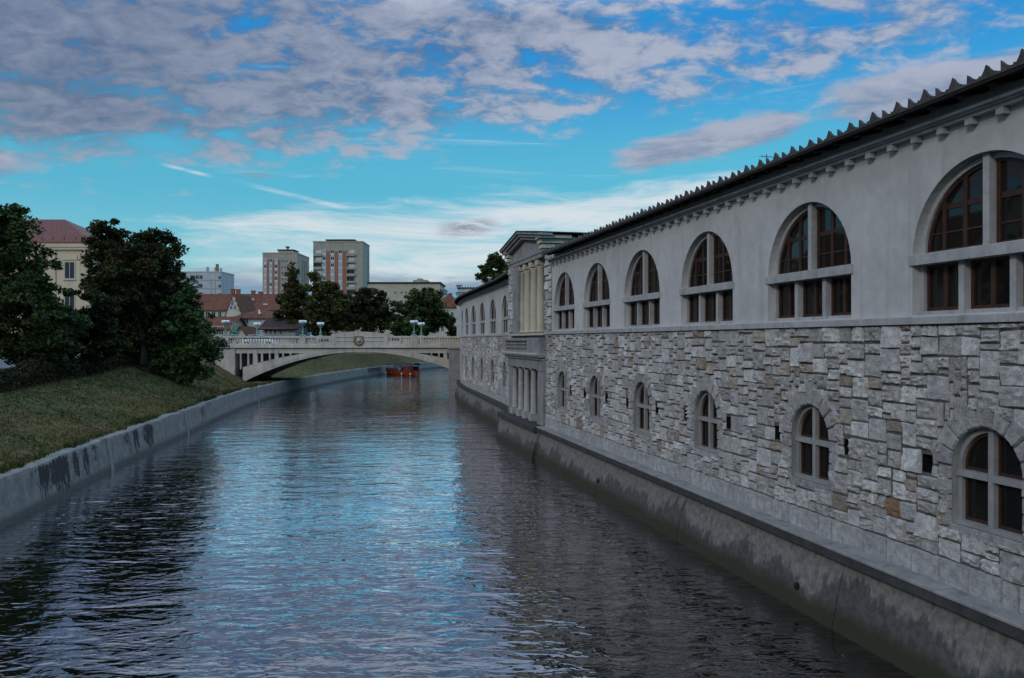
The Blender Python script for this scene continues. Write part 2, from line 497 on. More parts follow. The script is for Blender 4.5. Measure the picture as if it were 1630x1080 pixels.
# ------------------------------------------------------------------ plan curves
class Path:
    def __init__(self, slope, x0, y0, y1, step=0.25):
        ys = np.arange(y0, y1 + step, step)
        xs = [x0]
        for a, b_ in zip(ys[:-1], ys[1:]):
            xs.append(xs[-1] + slope(0.5 * (a + b_)) * (b_ - a))
        self.X = np.array(xs); self.Y = ys
        self.S = np.concatenate([[0], np.cumsum(np.hypot(np.diff(self.X), np.diff(ys)))])
        tx = np.gradient(self.X, self.S); ty = np.gradient(self.Y, self.S)
        l = np.hypot(tx, ty); self.tx = tx / l; self.ty = ty / l

    def s_of_y(self, y): return float(np.interp(y, self.Y, self.S))

    def W(self, s, d, z):
        x = np.interp(s, self.S, self.X); y = np.interp(s, self.S, self.Y)
        tx = np.interp(s, self.S, self.tx); ty = np.interp(s, self.S, self.ty)
        # river side normal (left of the walking direction)
        return np.stack(np.broadcast_arrays(x - ty * d, y + tx * d, z), -1)

    def P(self, s, d, z): return tuple(float(q) for q in self.W(s, d, z))

    def rot(self, s):
        tx = float(np.interp(s, self.S, self.tx)); ty = float(np.interp(s, self.S, self.ty))
        return atan2(-ty, -tx)

    def s_at_px(self, px, d):
        best = None
        ss = np.linspace(self.S[0], self.S[-1], 8000)
        w = self.W(ss, d, 0.0)
        ok = w[:, 1] > 1
        q = 815 + F * w[:, 0] / np.maximum(w[:, 1], 1)
        e = np.where(ok, np.abs(q - px), 1e9)
        # nearest crossing along the wall
        i = int(np.argmax(e < 1.5)) if (e < 1.5).any() else int(np.argmin(e))
        j = i
        while j + 1 < len(e) and e[j + 1] < e[j]: j += 1
        return float(ss[j])


def slope_near(y): return -0.2327


def slope_far(y):
    if y < 50: return -0.15
    if y < 66: return -0.185
    if y < 78: return -0.185 + (y - 66) / 12 * 0.118
    return -0.067 + (y - 78) / 20 * 0.35


NEAR = Path(slope_near, 10 + 0.2327 * 8, -8, 46)
FAR = Path(slope_far, 0.42, 43.5, 100)


def wbox(mb, pt, s0, s1, d0, d1, z0, z1, mi=0, step=1.2, b=0.0):
    """a box bent along the plan curve; d0 is the outer face (river side), d1 the inner"""
    n = max(1, int(math.ceil((s1 - s0) / step)))
    base = len(mb.v); vs = []; fs = []
    for i in range(n + 1):
        s = s0 + (s1 - s0) * i / n
        vs += [pt.P(s, d0, z0), pt.P(s, d0, z1 - b), pt.P(s, d0 - b, z1), pt.P(s, d1, z1), pt.P(s, d1, z0)] if b else \
              [pt.P(s, d0, z0), pt.P(s, d0, z1), pt.P(s, d1, z1), pt.P(s, d1, z0)]
    k = 5 if b else 4
    for i in range(n):
        for j in range(k):
            fs.append((i * k + j, (i + 1) * k + j, (i + 1) * k + (j + 1) % k, i * k + (j + 1) % k))
    fs.append(tuple(range(k))); fs.append(tuple(range(n * k + k - 1, n * k - 1, -1)))
    return mb.add(vs, fs, mi)


def arch_pts(sc, R, zs, n=20):
    return [(sc + R * cos(pi * k / n), zs + R * sin(pi * k / n)) for k in range(n + 1)]   # from sc+R to sc-R


def wall_sheet(mb, pt, s0, s1, z0, z1, d, ops, reveal, mi=0, mr=0, mback=None):
    """wall face with openings; ops = (sc, halfwidth, zb, zs, arched)"""
    def Q(a, b_, c, e, m_): mb.quad(pt.P(a[0], d, a[1]), pt.P(b_[0], d, b_[1]), pt.P(c[0], d, c[1]), pt.P(e[0], d, e[1]), m_)
    def strip(a, b_, za, zb_):
        if b_ - a < 1e-4: return
        n = max(1, int(math.ceil((b_ - a) / 1.2)))
        for i in range(n):
            x0 = a + (b_ - a) * i / n; x1 = a + (b_ - a) * (i + 1) / n
            Q((x0, za), (x1, za), (x1, zb_), (x0, zb_), mi)
    cur = s0
    for sc, R, zb, zs, arched in sorted(ops):
        a, b_ = sc - R, sc + R
        strip(cur, a, z0, z1)
        strip(a, b_, z0, zb)
        outline = [(a, zb), (b_, zb)]
        if arched:
            ap = arch_pts(sc, R, zs, 24)
            for p, q in zip(ap[:-1], ap[1:]):
                Q((q[0], q[1]), (p[0], p[1]), (p[0], z1), (q[0], z1), mi)
            outline += ap
        else:
            strip(a, b_, zs, z1)
            outline += [(b_, zs), (a, zs)]
        m_ = len(outline)
        for i in range(m_):
            p, q = outline[i], outline[(i + 1) % m_]
            mb.quad(pt.P(p[0], d, p[1]), pt.P(q[0], d, q[1]), pt.P(q[0], d - reveal, q[1]), pt.P(p[0], d - reveal, p[1]), mr if arched or mback is None else mback)
        if mback is not None:
            mb.add([pt.P(p[0], d - reveal + 0.01, p[1]) for p in outline], [tuple(range(m_))], mback)
        cur = b_
    strip(cur, s1, z0, z1)


# ------------------------------------------------------------------ market hall
hall = thing('market_hall', 'long riverside market hall with arched windows above a grey rubble stone storey', 'market hall', NEAR.P(10, -1, 1.4))

UP = [1571, 1290, 1128, 1025, 953, 901]
UPF = [806, 786.5, 769.5, 755.5, 744.5, 737, 732]
su = [NEAR.s_at_px(p, -0.10) for p in UP]
su = [su[0] - 4.5] + su
suf = [FAR.s_at_px(p, -0.10) for p in UPF[:5]]
dsf = (suf[4] - suf[0]) / 4
suf += [suf[4] + dsf * (k + 1) for k in range(5)]
print('near windows', [round(b_ - a, 2) for a, b_ in zip(su[:-1], su[1:])], 'far', [round(b_ - a, 2) for a, b_ in zip(suf[:-1], suf[1:])])
R_UP = 1.47
ZB, ZS = H + 0.42, H + 1.40
R_LO = 0.665
LZB, LZS = H - 2.91, H - 2.0
S_END = NEAR.s_of_y(35.35)
S_PORT1 = NEAR.s_of_y(43.4)
S_FAR0, S_FAR1 = 0.0, FAR.s_of_y(96)
SILL_B, SILL_T = H + 0.27, H + 0.40
LEDGE = H - 3.92
CORN = H + 3.42

# upper plastered wall
mb = MB()
wall_sheet(mb, NEAR, 0.0, S_END, SILL_T - 0.02, CORN + 0.42, 0.0, [(s, R_UP, ZB, ZS, True) for s in su], 0.55)
mb.build('plaster_wall', M['plaster'], hall, True)
mb = MB()
wall_sheet(mb, FAR, S_FAR0, S_FAR1, SILL_T - 0.02, CORN + 0.42, 0.0, [(s, R_UP * 0.94, ZB, ZS, True) for s in suf], 0.5)
mb.build('plaster_wall', M['plaster'], hall, True)

# sill course between the storeys
mb = MB()
wbox(mb, NEAR, 0.0, S_END + 1.0, 0.10, -0.2, SILL_B, SILL_T, b=0.015)
mb.build('sill_course', M['concrete'], hall, True)
mb = MB()
wbox(mb, FAR, S_FAR0, S_FAR1, 0.10, -0.2, SILL_B, SILL_T, b=0.015)
mb.build('sill_course', M['concrete'], hall, True)


def cornice(pt, s0, s1):
    mb = MB()
    wbox(mb, pt, s0, s1, 0.14, -0.1, CORN, CORN + 0.055)
    wbox(mb, pt, s0, s1, 0.20, -0.1, CORN + 0.055, CORN + 0.085)
    wbox(mb, pt, s0, s1, 0.27, -0.1, CORN + 0.085, CORN + 0.135, b=0.012)
    return mb.build('cornice', M['concrete'], hall, True)


cornice(NEAR, 0.0, S_END)
cornice(FAR, S_FAR0, S_FAR1)

# little corbels under the cornice
mb = MB(); mb.bbox(-0.065, 0.065, -0.14, 0.06, -0.10, 0.0, 0.008)
c0 = None
s_first = NEAR.s_at_px(1594, 0.1) - 0.585 * 6
k = 0
while s_first + k * 0.585 < S_END - 0.1:
    s = s_first + k * 0.585; k += 1
    o = mb.build('corbel', M['concrete'], hall) if c0 is None else c0.copy()
    if c0 is None: c0 = o
    else: COL.objects.link(o)
    o.parent = hall
    o.location = Vector(NEAR.P(s, 0.0, CORN - 0.002)) - hall.location
    o.rotation_euler = (0, 0, NEAR.rot(s))

# tiled roof: eave with upturned fin-like tile ends
PROF = [(0.0, 0.02), (0.008, 0.15), (0.05, 0.12), (0.12, 0.075), (0.22, 0.045), (0.33, 0.033), (0.37, 0.062), (0.41, 0.036), (0.46, 0.07),
        (0.52, 0.125), (0.56, 0.18), (0.58, 0.188), (0.62, 0.145), (0.70, 0.09), (0.82, 0.05), (0.92, 0.028), (0.985, 0.02)]


def tiled_roof(pt, s0, s1, per, de, ze, run, pitch, prof, name='roof'):
    mb = MB()
    n = int((s1 - s0) / per)
    ss = []; hs = []
    for i in range(n):
        jig = RNG.normal(0, 0.012); jh = 1 + RNG.normal(0, 0.08)
        for u, h in prof:
            ss.append(s1 - (i + u + jig * (0 < u < 0.98)) * per); hs.append(h * jh)
    ss.append(s1 - n * per); hs.append(0.03)
    ss = np.array(ss); hs = np.array(hs)
    # rows: eave top, back along the slope
    ds = [de, de - 0.06, de - 0.12, de - 0.75, de - 1.6, de - run]
    hm = [1.0, 0.8, 0.12, 0.12, 0.12, 0.12]
    rows = []
    for d, q in zip(ds, hm):
        rows.append(pt.W(ss, d, ze + (de - d) * pitch + hs * q + 0.0))
    rows = np.array(rows); m_ = len(ss)
    vs = rows.reshape(-1, 3); fs = []
    for r in range(len(ds) - 1):
        for i in range(m_ - 1):
            fs.append((r * m_ + i, r * m_ + i + 1, (r + 1) * m_ + i + 1, (r + 1) * m_ + i))
    mb.add(vs, fs, 0)
    # front of the tile ends, and the board under them
    bot = pt.W(ss, de, np.full(m_, ze - 0.012))
    fr = np.concatenate([rows[0], bot])
    mb.add(fr, [(i, i + 1, i + 1 + m_, i + m_) for i in range(m_ - 1)], 0)
    o = mb.build(name, M['tile'], hall, True)
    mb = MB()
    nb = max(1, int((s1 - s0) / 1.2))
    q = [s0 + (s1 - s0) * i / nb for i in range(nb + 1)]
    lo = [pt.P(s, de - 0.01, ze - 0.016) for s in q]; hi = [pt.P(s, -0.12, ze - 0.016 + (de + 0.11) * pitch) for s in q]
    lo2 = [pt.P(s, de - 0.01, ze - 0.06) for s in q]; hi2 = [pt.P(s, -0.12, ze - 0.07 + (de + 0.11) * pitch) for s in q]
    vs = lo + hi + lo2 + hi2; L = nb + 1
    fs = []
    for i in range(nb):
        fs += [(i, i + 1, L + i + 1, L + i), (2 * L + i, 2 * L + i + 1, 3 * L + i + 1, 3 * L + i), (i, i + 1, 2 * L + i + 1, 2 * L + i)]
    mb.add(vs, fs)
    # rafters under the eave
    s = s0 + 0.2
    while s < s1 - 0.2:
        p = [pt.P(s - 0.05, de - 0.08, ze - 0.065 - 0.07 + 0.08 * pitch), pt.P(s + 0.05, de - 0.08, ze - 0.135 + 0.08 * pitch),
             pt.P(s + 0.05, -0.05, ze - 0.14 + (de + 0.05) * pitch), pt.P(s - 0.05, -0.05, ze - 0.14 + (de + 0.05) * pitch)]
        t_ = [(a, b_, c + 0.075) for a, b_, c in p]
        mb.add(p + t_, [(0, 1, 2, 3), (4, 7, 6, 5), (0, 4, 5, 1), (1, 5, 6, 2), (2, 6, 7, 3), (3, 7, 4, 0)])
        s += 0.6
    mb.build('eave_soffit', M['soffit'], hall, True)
    return o


ZE = H + 3.745
tiled_roof(NEAR, 0.0, S_END - 0.35, 0.61, 0.58, ZE, 6.5, 0.27, PROF)
PROF2 = [(0.0, 0.03), (0.1, 0.06), (0.25, 0.10), (0.5, 0.115), (0.75, 0.10), (0.9, 0.06)]
tiled_roof(FAR, S_FAR0, S_FAR1, 0.60, 0.62, ZE - 0.02, 6.0, 0.30, PROF2)


# ------------------------------------------------------------------ windows
def clip_arch(x, R): return sqrt(max(0.0, R * R - x * x))


def make_upper(R):
    """stone transom and mullions; children: timber frames and panes. origin: centre of the opening's bottom, x right, y into the wall"""
    zs = ZS - ZB
    mb = MB()
    mb.bbox(-R + 0.002, R - 0.002, -0.035, 0.38, zs - 0.13, zs + 0.05, 0.012)
    mb.box(-R - 0.055, -R + 0.002, -0.035, -0.002, zs - 0.13, zs + 0.045)
    mb.box(R - 0.002, R + 0.055, -0.035, -0.002, zs - 0.13, zs + 0.045)
    mb.box(-0.062, 0.062, 0.085, 0.36, zs + 0.05, zs + clip_arch(0.062, R) - 0.004)
    for s in (-1, 1):
        mb.box(s * R / 3 - 0.056, s * R / 3 + 0.056, 0.085, 0.36, 0.0, zs - 0.13)
        mb.box(min(s * (R - 0.09), s * (R - 0.003)), max(s * (R - 0.09), s * (R - 0.003)), 0.15, 0.36, 0.0, zs - 0.13)
    mb.box(-R + 0.003, R - 0.003, 0.12, 0.38, 0.002, 0.07)
    # stone rim inside the arch
    n = 24
    for k in range(n):
        a0, a1 = pi * k / n, pi * (k + 1) / n
        q = []
        for y in (0.17, 0.36):
            for a in (a0, a1):
                for r in (R - 0.09, R - 0.003):
                    q.append((r * cos(a), y, zs + 0.05 + r * sin(a) * (R - 0.06) / R))
        mb.add(q, [(0, 1, 3, 2), (4, 6, 7, 5), (0, 2, 6, 4), (1, 5, 7, 3)])
    root = mb.build('arched_window', M['concrete'])
    w = MB()
    Ri = R - 0.10
    for s in (-1, 1):
        def X(a, b_): return (min(s * a, s * b_), max(s * a, s * b_))
        x0, x1 = X(0.062, 0.132); w.box(x0, x1, 0.215, 0.275, zs + 0.05, zs + clip_arch(0.145, Ri))
        for xm, hw in ((0.56, 0.042), (1.0, 0.036)):
            x0, x1 = X(xm - hw, xm + hw); w.box(x0, x1, 0.22, 0.275, zs + 0.05, zs + clip_arch(xm + hw, Ri))
        for zh, hh in ((0.80, 0.045), (0.38, 0.016)):
            x0, x1 = X(0.145, sqrt(Ri * Ri - (zh + hh) ** 2)); w.box(x0, x1, 0.227, 0.27, zs + zh - hh, zs + zh + hh)
        x0, x1 = X(0.145, Ri); w.box(x0, x1, 0.223, 0.277, zs + 0.052, zs + 0.11)
        for k in range(10):
            a0, a1 = pi / 2 * k / 10, pi / 2 * (k + 1) / 10
            q = []
            for y in (0.217, 0.275):
                for a in (a0, a1):
                    for r in (Ri - 0.055, Ri + 0.02):
                        q.append((s * r * cos(a), y, zs + 0.05 + r * sin(a) * 0.97))
            w.add(q, [(0, 1, 3, 2), (4, 6, 7, 5), (0, 2, 6, 4), (1, 5, 7, 3)])
    lights = [(-R + 0.09, -R / 3 - 0.056), (-R / 3 + 0.056, R / 3 - 0.056), (R / 3 + 0.056, R - 0.09)]
    for a, b_ in lights:
        zt = zs - 0.13
        w.box(a, a + 0.055, 0.215, 0.275, 0.07, zt); w.box(b_ - 0.055, b_, 0.215, 0.275, 0.07, zt)
        w.box(a + 0.055, b_ - 0.055, 0.217, 0.273, 0.072, 0.13); w.box(a + 0.055, b_ - 0.055, 0.217, 0.273, zt - 0.05, zt)
        m_ = (a + b_) / 2
        w.box(m_ - 0.045, m_ + 0.045, 0.213, 0.271, 0.13, zt - 0.05)
    w.build('wood_frame', M['wood'], root)
    g = MB()
    pts = [((R - 0.05) * cos(pi * k / 24), 0.25, zs + 0.03 + (R - 0.05) * sin(pi * k / 24)) for k in range(25)]
    g.add(pts, [tuple(range(25))])
    g.quad((-R + 0.05, 0.25, 0.04), (R - 0.05, 0.25, 0.04), (R - 0.05, 0.25, zs - 0.1), (-R + 0.05, 0.25, zs - 0.1))
    g.build('pane', M['glass'], root)
    return root


def make_lower():
    R = R_LO; zs = LZS - LZB
    mb = MB()
    mb.box(-0.05, 0.05, 0.09, 0.26, 0.06, zs + clip_arch(0.05, R) - 0.004)
    mb.box(-R + 0.004, -0.05, 0.075, 0.26, zs - 0.155, zs - 0.05)
    mb.box(0.05, R - 0.004, 0.075, 0.26, zs - 0.155, zs - 0.05)
    mb.box(-R + 0.002, R - 0.002, 0.05, 0.28, 0.002, 0.06)
    for s in (-1, 1):
        a, b_ = sorted((s * (R - 0.075), s * (R - 0.003)))
        mb.box(a, b_, 0.115, 0.26, 0.06, zs - 0.16)
        mb.box(a, b_, 0.115, 0.26, zs - 0.05, zs)
    n = 18
    for k in range(n):
        a0, a1 = pi * k / n, pi * (k + 1) / n
        q = []
        for y in (0.115, 0.26):
            for a in (a0, a1):
                for r in (R - 0.075, R - 0.003):
                    q.append((r * cos(a), y, zs + r * sin(a)))
        mb.add(q, [(0, 1, 3, 2), (4, 6, 7, 5), (0, 2, 6, 4), (1, 5, 7, 3)])
    root = mb.build('cellar_window', M['framestone'])
    w = MB()
    Ri = R - 0.075
    for s in (-1, 1):
        def X(a, b_): return (min(s * a, s * b_), max(s * a, s * b_))
        for z0, z1 in ((0.06, zs - 0.155), (zs - 0.05, zs + 0.02)):
            x0, x1 = X(0.05, 0.085); w.box(x0, x1, 0.18, 0.23, z0, z1 if z0 < 0.1 else zs + clip_arch(0.085, Ri))
            x0, x1 = X(Ri - 0.045, Ri); w.box(x0, x1, 0.18, 0.23, z0, z1)
            x0, x1 = X(0.085, Ri - 0.045); w.box(x0, x1, 0.182, 0.228, z0 + 0.002, z0 + 0.05)
        for k in range(8):
            a0, a1 = pi / 2 * k / 8, pi / 2 * (k + 1) / 8
            q = []
            for y in (0.18, 0.23):
                for a in (a0, a1):
                    for r in (Ri - 0.04, Ri + 0.01):
                        q.append((s * r * cos(a), y, zs + r * sin(a)))
            w.add(q, [(0, 1, 3, 2), (4, 6, 7, 5), (0, 2, 6, 4), (1, 5, 7, 3)])
    w.build('wood_frame', M['wood'], root)
    g = MB()
    pts = [((R - 0.03) * cos(pi * k / 18), 0.21, zs + (R - 0.03) * sin(pi * k / 18)) for k in range(19)]
    g.add(pts + [(-R + 0.03, 0.21, 0.03), (R - 0.03, 0.21, 0.03)], [tuple(range(21))])
    g.build('pane', M['glass'], root)
    return root


def place(root, pt, s, z, first):
    o = root if first else copy_tree(root)
    o.parent = hall
    o.location = Vector(pt.P(s, 0.0, z)) - hall.location
    o.rotation_euler = (0, 0, pt.rot(s))
    return o


up = make_upper(R_UP)
for i, s in enumerate(su): place(up, NEAR, s, ZB, i == 0)
upf = make_upper(R_UP * 0.94)
for i, s in enumerate(suf):
    q = place(upf, FAR, s, ZB, i == 0)
    nrm = np.array(FAR.P(s, 1, 0)) - np.array(FAR.P(s, 0, 0)); q.location += Vector(nrm) * -0.06; q.scale = (1, 0.36, 1)
lo = make_lower()
sl = [NEAR.s_at_px(p, -0.09) for p in (1577, 1295.5, 1129, 1026, 951.5, 898.5)]
sl = [sl[0] - 4.5] + sl
slf = list(suf)
for i, s in enumerate(sl): place(lo, NEAR, s, LZB, i == 0)
for i, s in enumerate(slf):
    q = place(lo, FAR, s, LZB, False)
    nrm = np.array(FAR.P(s, 1, 0)) - np.array(FAR.P(s, 0, 0)); q.location += Vector(nrm) * -0.05; q.scale = (1, 0.4, 1)

# ------------------------------------------------------------------ rubble stone storey
VENT = (0.27, 0.30)
sv = []
for s in sl: sv += [s - 1.24, s + 1.22]
sv = [s for s in sv if s < S_END - 0.6]
VZ = H - 2.20


def stone_colour():
    r = RNG.random()
    if r < 0.045: c = np.array((0.55, 0.46, 0.38)) * RNG.uniform(0.75, 1.1)
    elif r < 0.07: c = np.array((0.56, 0.51, 0.43)) * RNG.uniform(0.85, 1.1)
    elif r < 0.33: c = np.array((0.84, 0.835, 0.82)) * RNG.uniform(0.9, 1.1)
    else: c = np.array((0.66, 0.65, 0.64)) * RNG.uniform(0.76, 1.15)
    return c


def rubble(pt, s0, s1, z0, z1, cs, cz, ops, vents, fine, vo=0.24, rust=None):
    ns = int((s1 - s0) / cs); nz = int(round((z1 - z0) / cz))
    cs = (s1 - s0) / ns; cz = (z1 - z0) / nz
    occ = np.zeros((nz, ns), bool)
    sc_ = s0 + (np.arange(ns) + 0.5) * cs; zc_ = z0 + (np.arange(nz) + 0.5) * cz
    SS, ZZ = np.meshgrid(sc_, zc_)
    for s in ops:
        inside = (np.abs(SS - s) < R_LO + 0.04) & (ZZ > LZB - 0.08) & (ZZ < LZS)
        inside |= (np.hypot(SS - s, ZZ - LZS) < R_LO + vo) & (ZZ >= LZS - 0.02)
        occ |= inside
    for s in vents:
        occ |= (np.abs(SS - s) < VENT[0] / 2 + 0.02) & (ZZ > VZ - 0.02) & (ZZ < VZ + VENT[1] + 0.02)
    Vq = []; T = []
    wch = [2, 2, 3, 3, 3, 4, 4, 5]; hch = [1, 2, 2, 2, 2, 3, 3, 3, 3, 4, 4]
    for r in range(nz):
        c = 0
        while c < ns:
            if occ[r, c]: c += 1; continue
            w = int(RNG.choice(wch)); h = int(RNG.choice(hch))
            if h >= 3 and w > 4: w = 4
            if h == 1: w = 2
            if h == 2 and w > 3: w = 3
            if h >= 3 and w < 3: w = 3
            if h == 4 and w < 4: w = 4
            k = 1
            while k < w and c + k < ns and not occ[r, c + k]: k += 1
            w = k
            # do not leave one-cell slivers
            if c + w < ns and not occ[r, c + w] and (c + w + 1 >= ns or occ[r, c + w + 1]): w += 1
            q = 1
            while q < h and r + q < nz and not occ[r + q, c:c + w].any(): q += 1
            h = q
            if h == 1 and w > 3: w = 3
            elif w == 2 and h > 2: h = 2
            occ[r:r + h, c:c + w] = True
            a, b_ = s0 + c * cs, s0 + (c + w) * cs
            za, zb = z0 + r * cz, z0 + (r + h) * cz
            near = fine and a < fine
            g = 0.010
            smooth_ = RNG.random() < 0.27
            p = RNG.uniform(0.025, 0.04) if smooth_ else RNG.uniform(0.034, 0.064)
            amp = 0.003 if smooth_ else RNG.uniform(0.009, 0.019)
            nu = (6 if near else 3) + (w > 3); nv = (5 if near else 3) + (h > 2)
            def ax(lo_, hi_, n_):
                L = hi_ - lo_; e = min(0.022, L * 0.16)
                return np.concatenate([[lo_ + g], np.linspace(lo_ + g + e, hi_ - g - e, n_), [hi_ - g]])
            u = ax(a, b_, nu); v = ax(za, zb, nv)
            U, Vv = np.meshgrid(u, v)
            D = np.full(U.shape, p) + RNG.normal(0, amp, U.shape)
            if not smooth_:
                xu = (U - (a + b_) / 2) / (b_ - a); xv = (Vv - (za + zb) / 2) / (zb - za)
                D += RNG.normal(0, 0.02) * xu * 2 + RNG.normal(0, 0.02) * xv * 2
                D += 0.03 * (0.25 - xu ** 2) * 2 * RNG.uniform(0, 1)
                D += np.where(xu * RNG.normal() + xv * RNG.normal() > 0.22, -0.012, 0.0)
            D[1:-1, 1:-1] = np.maximum(D[1:-1, 1:-1], 0.012)
            D[0, :] = D[-1, :] = D[:, 0] = D[:, -1] = -0.012
            jit = 0.010
            cj = RNG.normal(0, jit, (2, 2, 2))
            fu = (U - a) / (b_ - a); fv = (Vv - za) / (zb - za)
            bl = lambda kk: (cj[0, 0, kk] * (1 - fu) * (1 - fv) + cj[0, 1, kk] * fu * (1 - fv) + cj[1, 0, kk] * (1 - fu) * fv + cj[1, 1, kk] * fu * fv)
            U2 = U + bl(0); V2 = Vv + bl(1)
            inner = np.zeros(U.shape, bool); inner[1:-1, 1:-1] = True
            U2 = U2 + np.where(inner, RNG.normal(0, 0.004, U.shape), 0)
            V2 = V2 + np.where(inner, RNG.normal(0, 0.004, U.shape), 0)
            W_ = pt.W(U2, D, V2)
            A = np.stack([W_[:-1, :-1], W_[:-1, 1:], W_[1:, 1:], W_[1:, :-1]], 2).reshape(-1, 4, 3)
            Vq.append(A)
            col = stone_colour()
            if rust and a < rust[0] < b_ and za < rust[1] < zb + 0.12: col = np.array((0.40, 0.24, 0.15))
            T.append(np.repeat(col[None], len(A), 0) * RNG.uniform(0.93, 1.07, (len(A), 1)))
            c += w
    return Vq, T


def ring_blocks(pt, s, fine=True):
    """voussoirs and jamb blocks dressed smooth around a cellar window"""
    Vq = []; T = []
    def block(fn, n1, n2):
        u = np.linspace(0, 1, n1 + 2); v = np.linspace(0, 1, n2 + 2)
        u[1] = 0.08; u[-2] = 0.92; v[1] = 0.06; v[-2] = 0.94
        U, Vv = np.meshgrid(u, v)
        D = np.full(U.shape, RNG.uniform(0.034, 0.052)) + RNG.normal(0, 0.004, U.shape)
        D[0, :] = D[-1, :] = D[:, 0] = D[:, -1] = 0.002
        a, z = fn(U, Vv)
        W_ = pt.W(a, D, z)
        A = np.stack([W_[:-1, :-1], W_[:-1, 1:], W_[1:, 1:], W_[1:, :-1]], 2).reshape(-1, 4, 3)
        Vq.append(A); c = np.array((0.52, 0.515, 0.51)) * RNG.uniform(0.85, 1.12)
        T.append(np.repeat(c[None], len(A), 0))
    n = 9
    for k in range(n):
        a0 = pi * k / n + 0.012; a1 = pi * (k + 1) / n - 0.012
        ro = R_LO + (0.50 if k == n // 2 else RNG.uniform(0.33, 0.42))
        block(lambda U, V_: (s + (R_LO + 0.004 + (ro - R_LO) * V_) * np.cos(a0 + (a1 - a0) * U), LZS + (R_LO + 0.004 + (ro - R_LO) * V_) * np.sin(a0 + (a1 - a0) * U)), 4, 3)
    for sd in (-1, 1):
        z = LZB - 0.06
        for k in range(4):
            z1 = LZS - 0.01 if k == 3 else z + (LZS - LZB + 0.06) / 4 * RNG.uniform(0.85, 1.12)
            w = RNG.uniform(0.16, 0.34)
            block(lambda U, V_: (s + sd * (R_LO + 0.004 + w * U), z + 0.008 + (z1 - z - 0.016) * V_), 3, 3)
            z = z1
    block(lambda U, V_: (s - R_LO - 0.1 + (2 * R_LO + 0.2) * U, LZB - 0.17 + 0.16 * V_), 4, 2)
    return Vq, T


def base_course(pt, s0, s1, z0, z1):
    Vq = []; T = []
    s = s0
    while s < s1 - 0.1:
        w = min(RNG.choice([0.26, 0.3, 0.34, 0.42, 0.62]), s1 - s)
        u = np.array([s + 0.006, s + 0.02, s + w / 2, s + w - 0.02, s + w - 0.006]); v = np.array([z0, z0 + 0.015, (z0 + z1) / 2, z1 - 0.022, z1 - 0.006])
        U, V_ = np.meshgrid(u, v)
        D = np.full(U.shape, 0.055) + RNG.normal(0, 0.003, U.shape) + RNG.normal(0, 0.005)
        D[-1, :] = D[:, 0] = D[:, -1] = 0.0
        W_ = pt.W(U, D, V_)
        A = np.stack([W_[:-1, :-1], W_[:-1, 1:], W_[1:, 1:], W_[1:, :-1]], 2).reshape(-1, 4, 3)
        Vq.append(A); c = np.array((0.58, 0.585, 0.59)) * RNG.uniform(0.88, 1.1)
        T.append(np.repeat(c[None], len(A), 0)); s += w
    return Vq, T


def stone_part(name, lists):
    V_ = np.concatenate([a for L in lists for a in L[0]]); T_ = np.concatenate([a for L in lists for a in L[1]])
    l = np.array(hall.location)
    return np_mesh(name, V_ - l, 4, [M['stone']], hall, T_)


lists = [rubble(NEAR, 3.0, S_END + 0.9, LEDGE + 0.40, SILL_B, 0.122, 0.106, sl, sv, NEAR.s_of_y(24), rust=(NEAR.s_at_px(1412, 0.06), H - 2.97))]
for s in sl: lists.append(ring_blocks(NEAR, s))
stone_part('stone_wall', lists)
stone_part('base_course', [base_course(NEAR, 3.0, S_END + 0.9, LEDGE + 0.0, LEDGE + 0.40)])
lists = [rubble(FAR, S_FAR0, S_FAR1 - 8, LEDGE + 0.40, SILL_B, 0.17, 0.15, slf, [], 0)]
for s in slf: lists.append(ring_blocks(FAR, s))
stone_part('stone_wall', lists)
stone_part('base_course', [base_course(FAR, S_FAR0, S_FAR1 - 8, LEDGE, LEDGE + 0.40)])
# mortar body behind the stones
mb = MB()
ops = [(s, R_LO, LZB, LZS, True) for s in sl] + [(s, VENT[0] / 2, VZ, VZ + VENT[1], False) for s in sv]
wall_sheet(mb, NEAR, 0.0, S_END + 0.95, LEDGE - 0.1, SILL_B + 0.02, 0.0, ops, 0.5, 0, 1, 2)
mb.build('wall_core', [M['mortar'], M['greystone'], M['darkhole']], hall, True)
mb = MB()
wall_sheet(mb, FAR, S_FAR0, S_FAR1, LEDGE - 0.1, SILL_B + 0.02, 0.0, [(s, R_LO, LZB, LZS, True) for s in slf], 0.5, 0, 1, 2)
mb.build('wall_core', [M['mortar'], M['greystone'], M['darkhole']], hall, True)
# dark rooms behind the upper windows
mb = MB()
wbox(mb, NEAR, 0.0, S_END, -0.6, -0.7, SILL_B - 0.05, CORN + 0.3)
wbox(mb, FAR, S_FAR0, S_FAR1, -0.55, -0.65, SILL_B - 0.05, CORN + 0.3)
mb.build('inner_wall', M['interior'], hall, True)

# ------------------------------------------------------------------ portico
yP = NEAR.s_of_y
sR, sL = yP(36.45), yP(43.4)
# quoin strip of rubble right of the columns
V_, T_ = rubble(NEAR, yP(35.4), sR, SILL_T, H + 3.9, 0.12, 0.11, [], [], 0)
stone_part('stone_quoin', [(V_, T_)])
mb = MB(); wbox(mb, NEAR, yP(35.38), sR, 0.0, -1.0, SILL_T - 0.01, H + 4.0); mb.build('quoin_core', M['mortar'], hall, True)
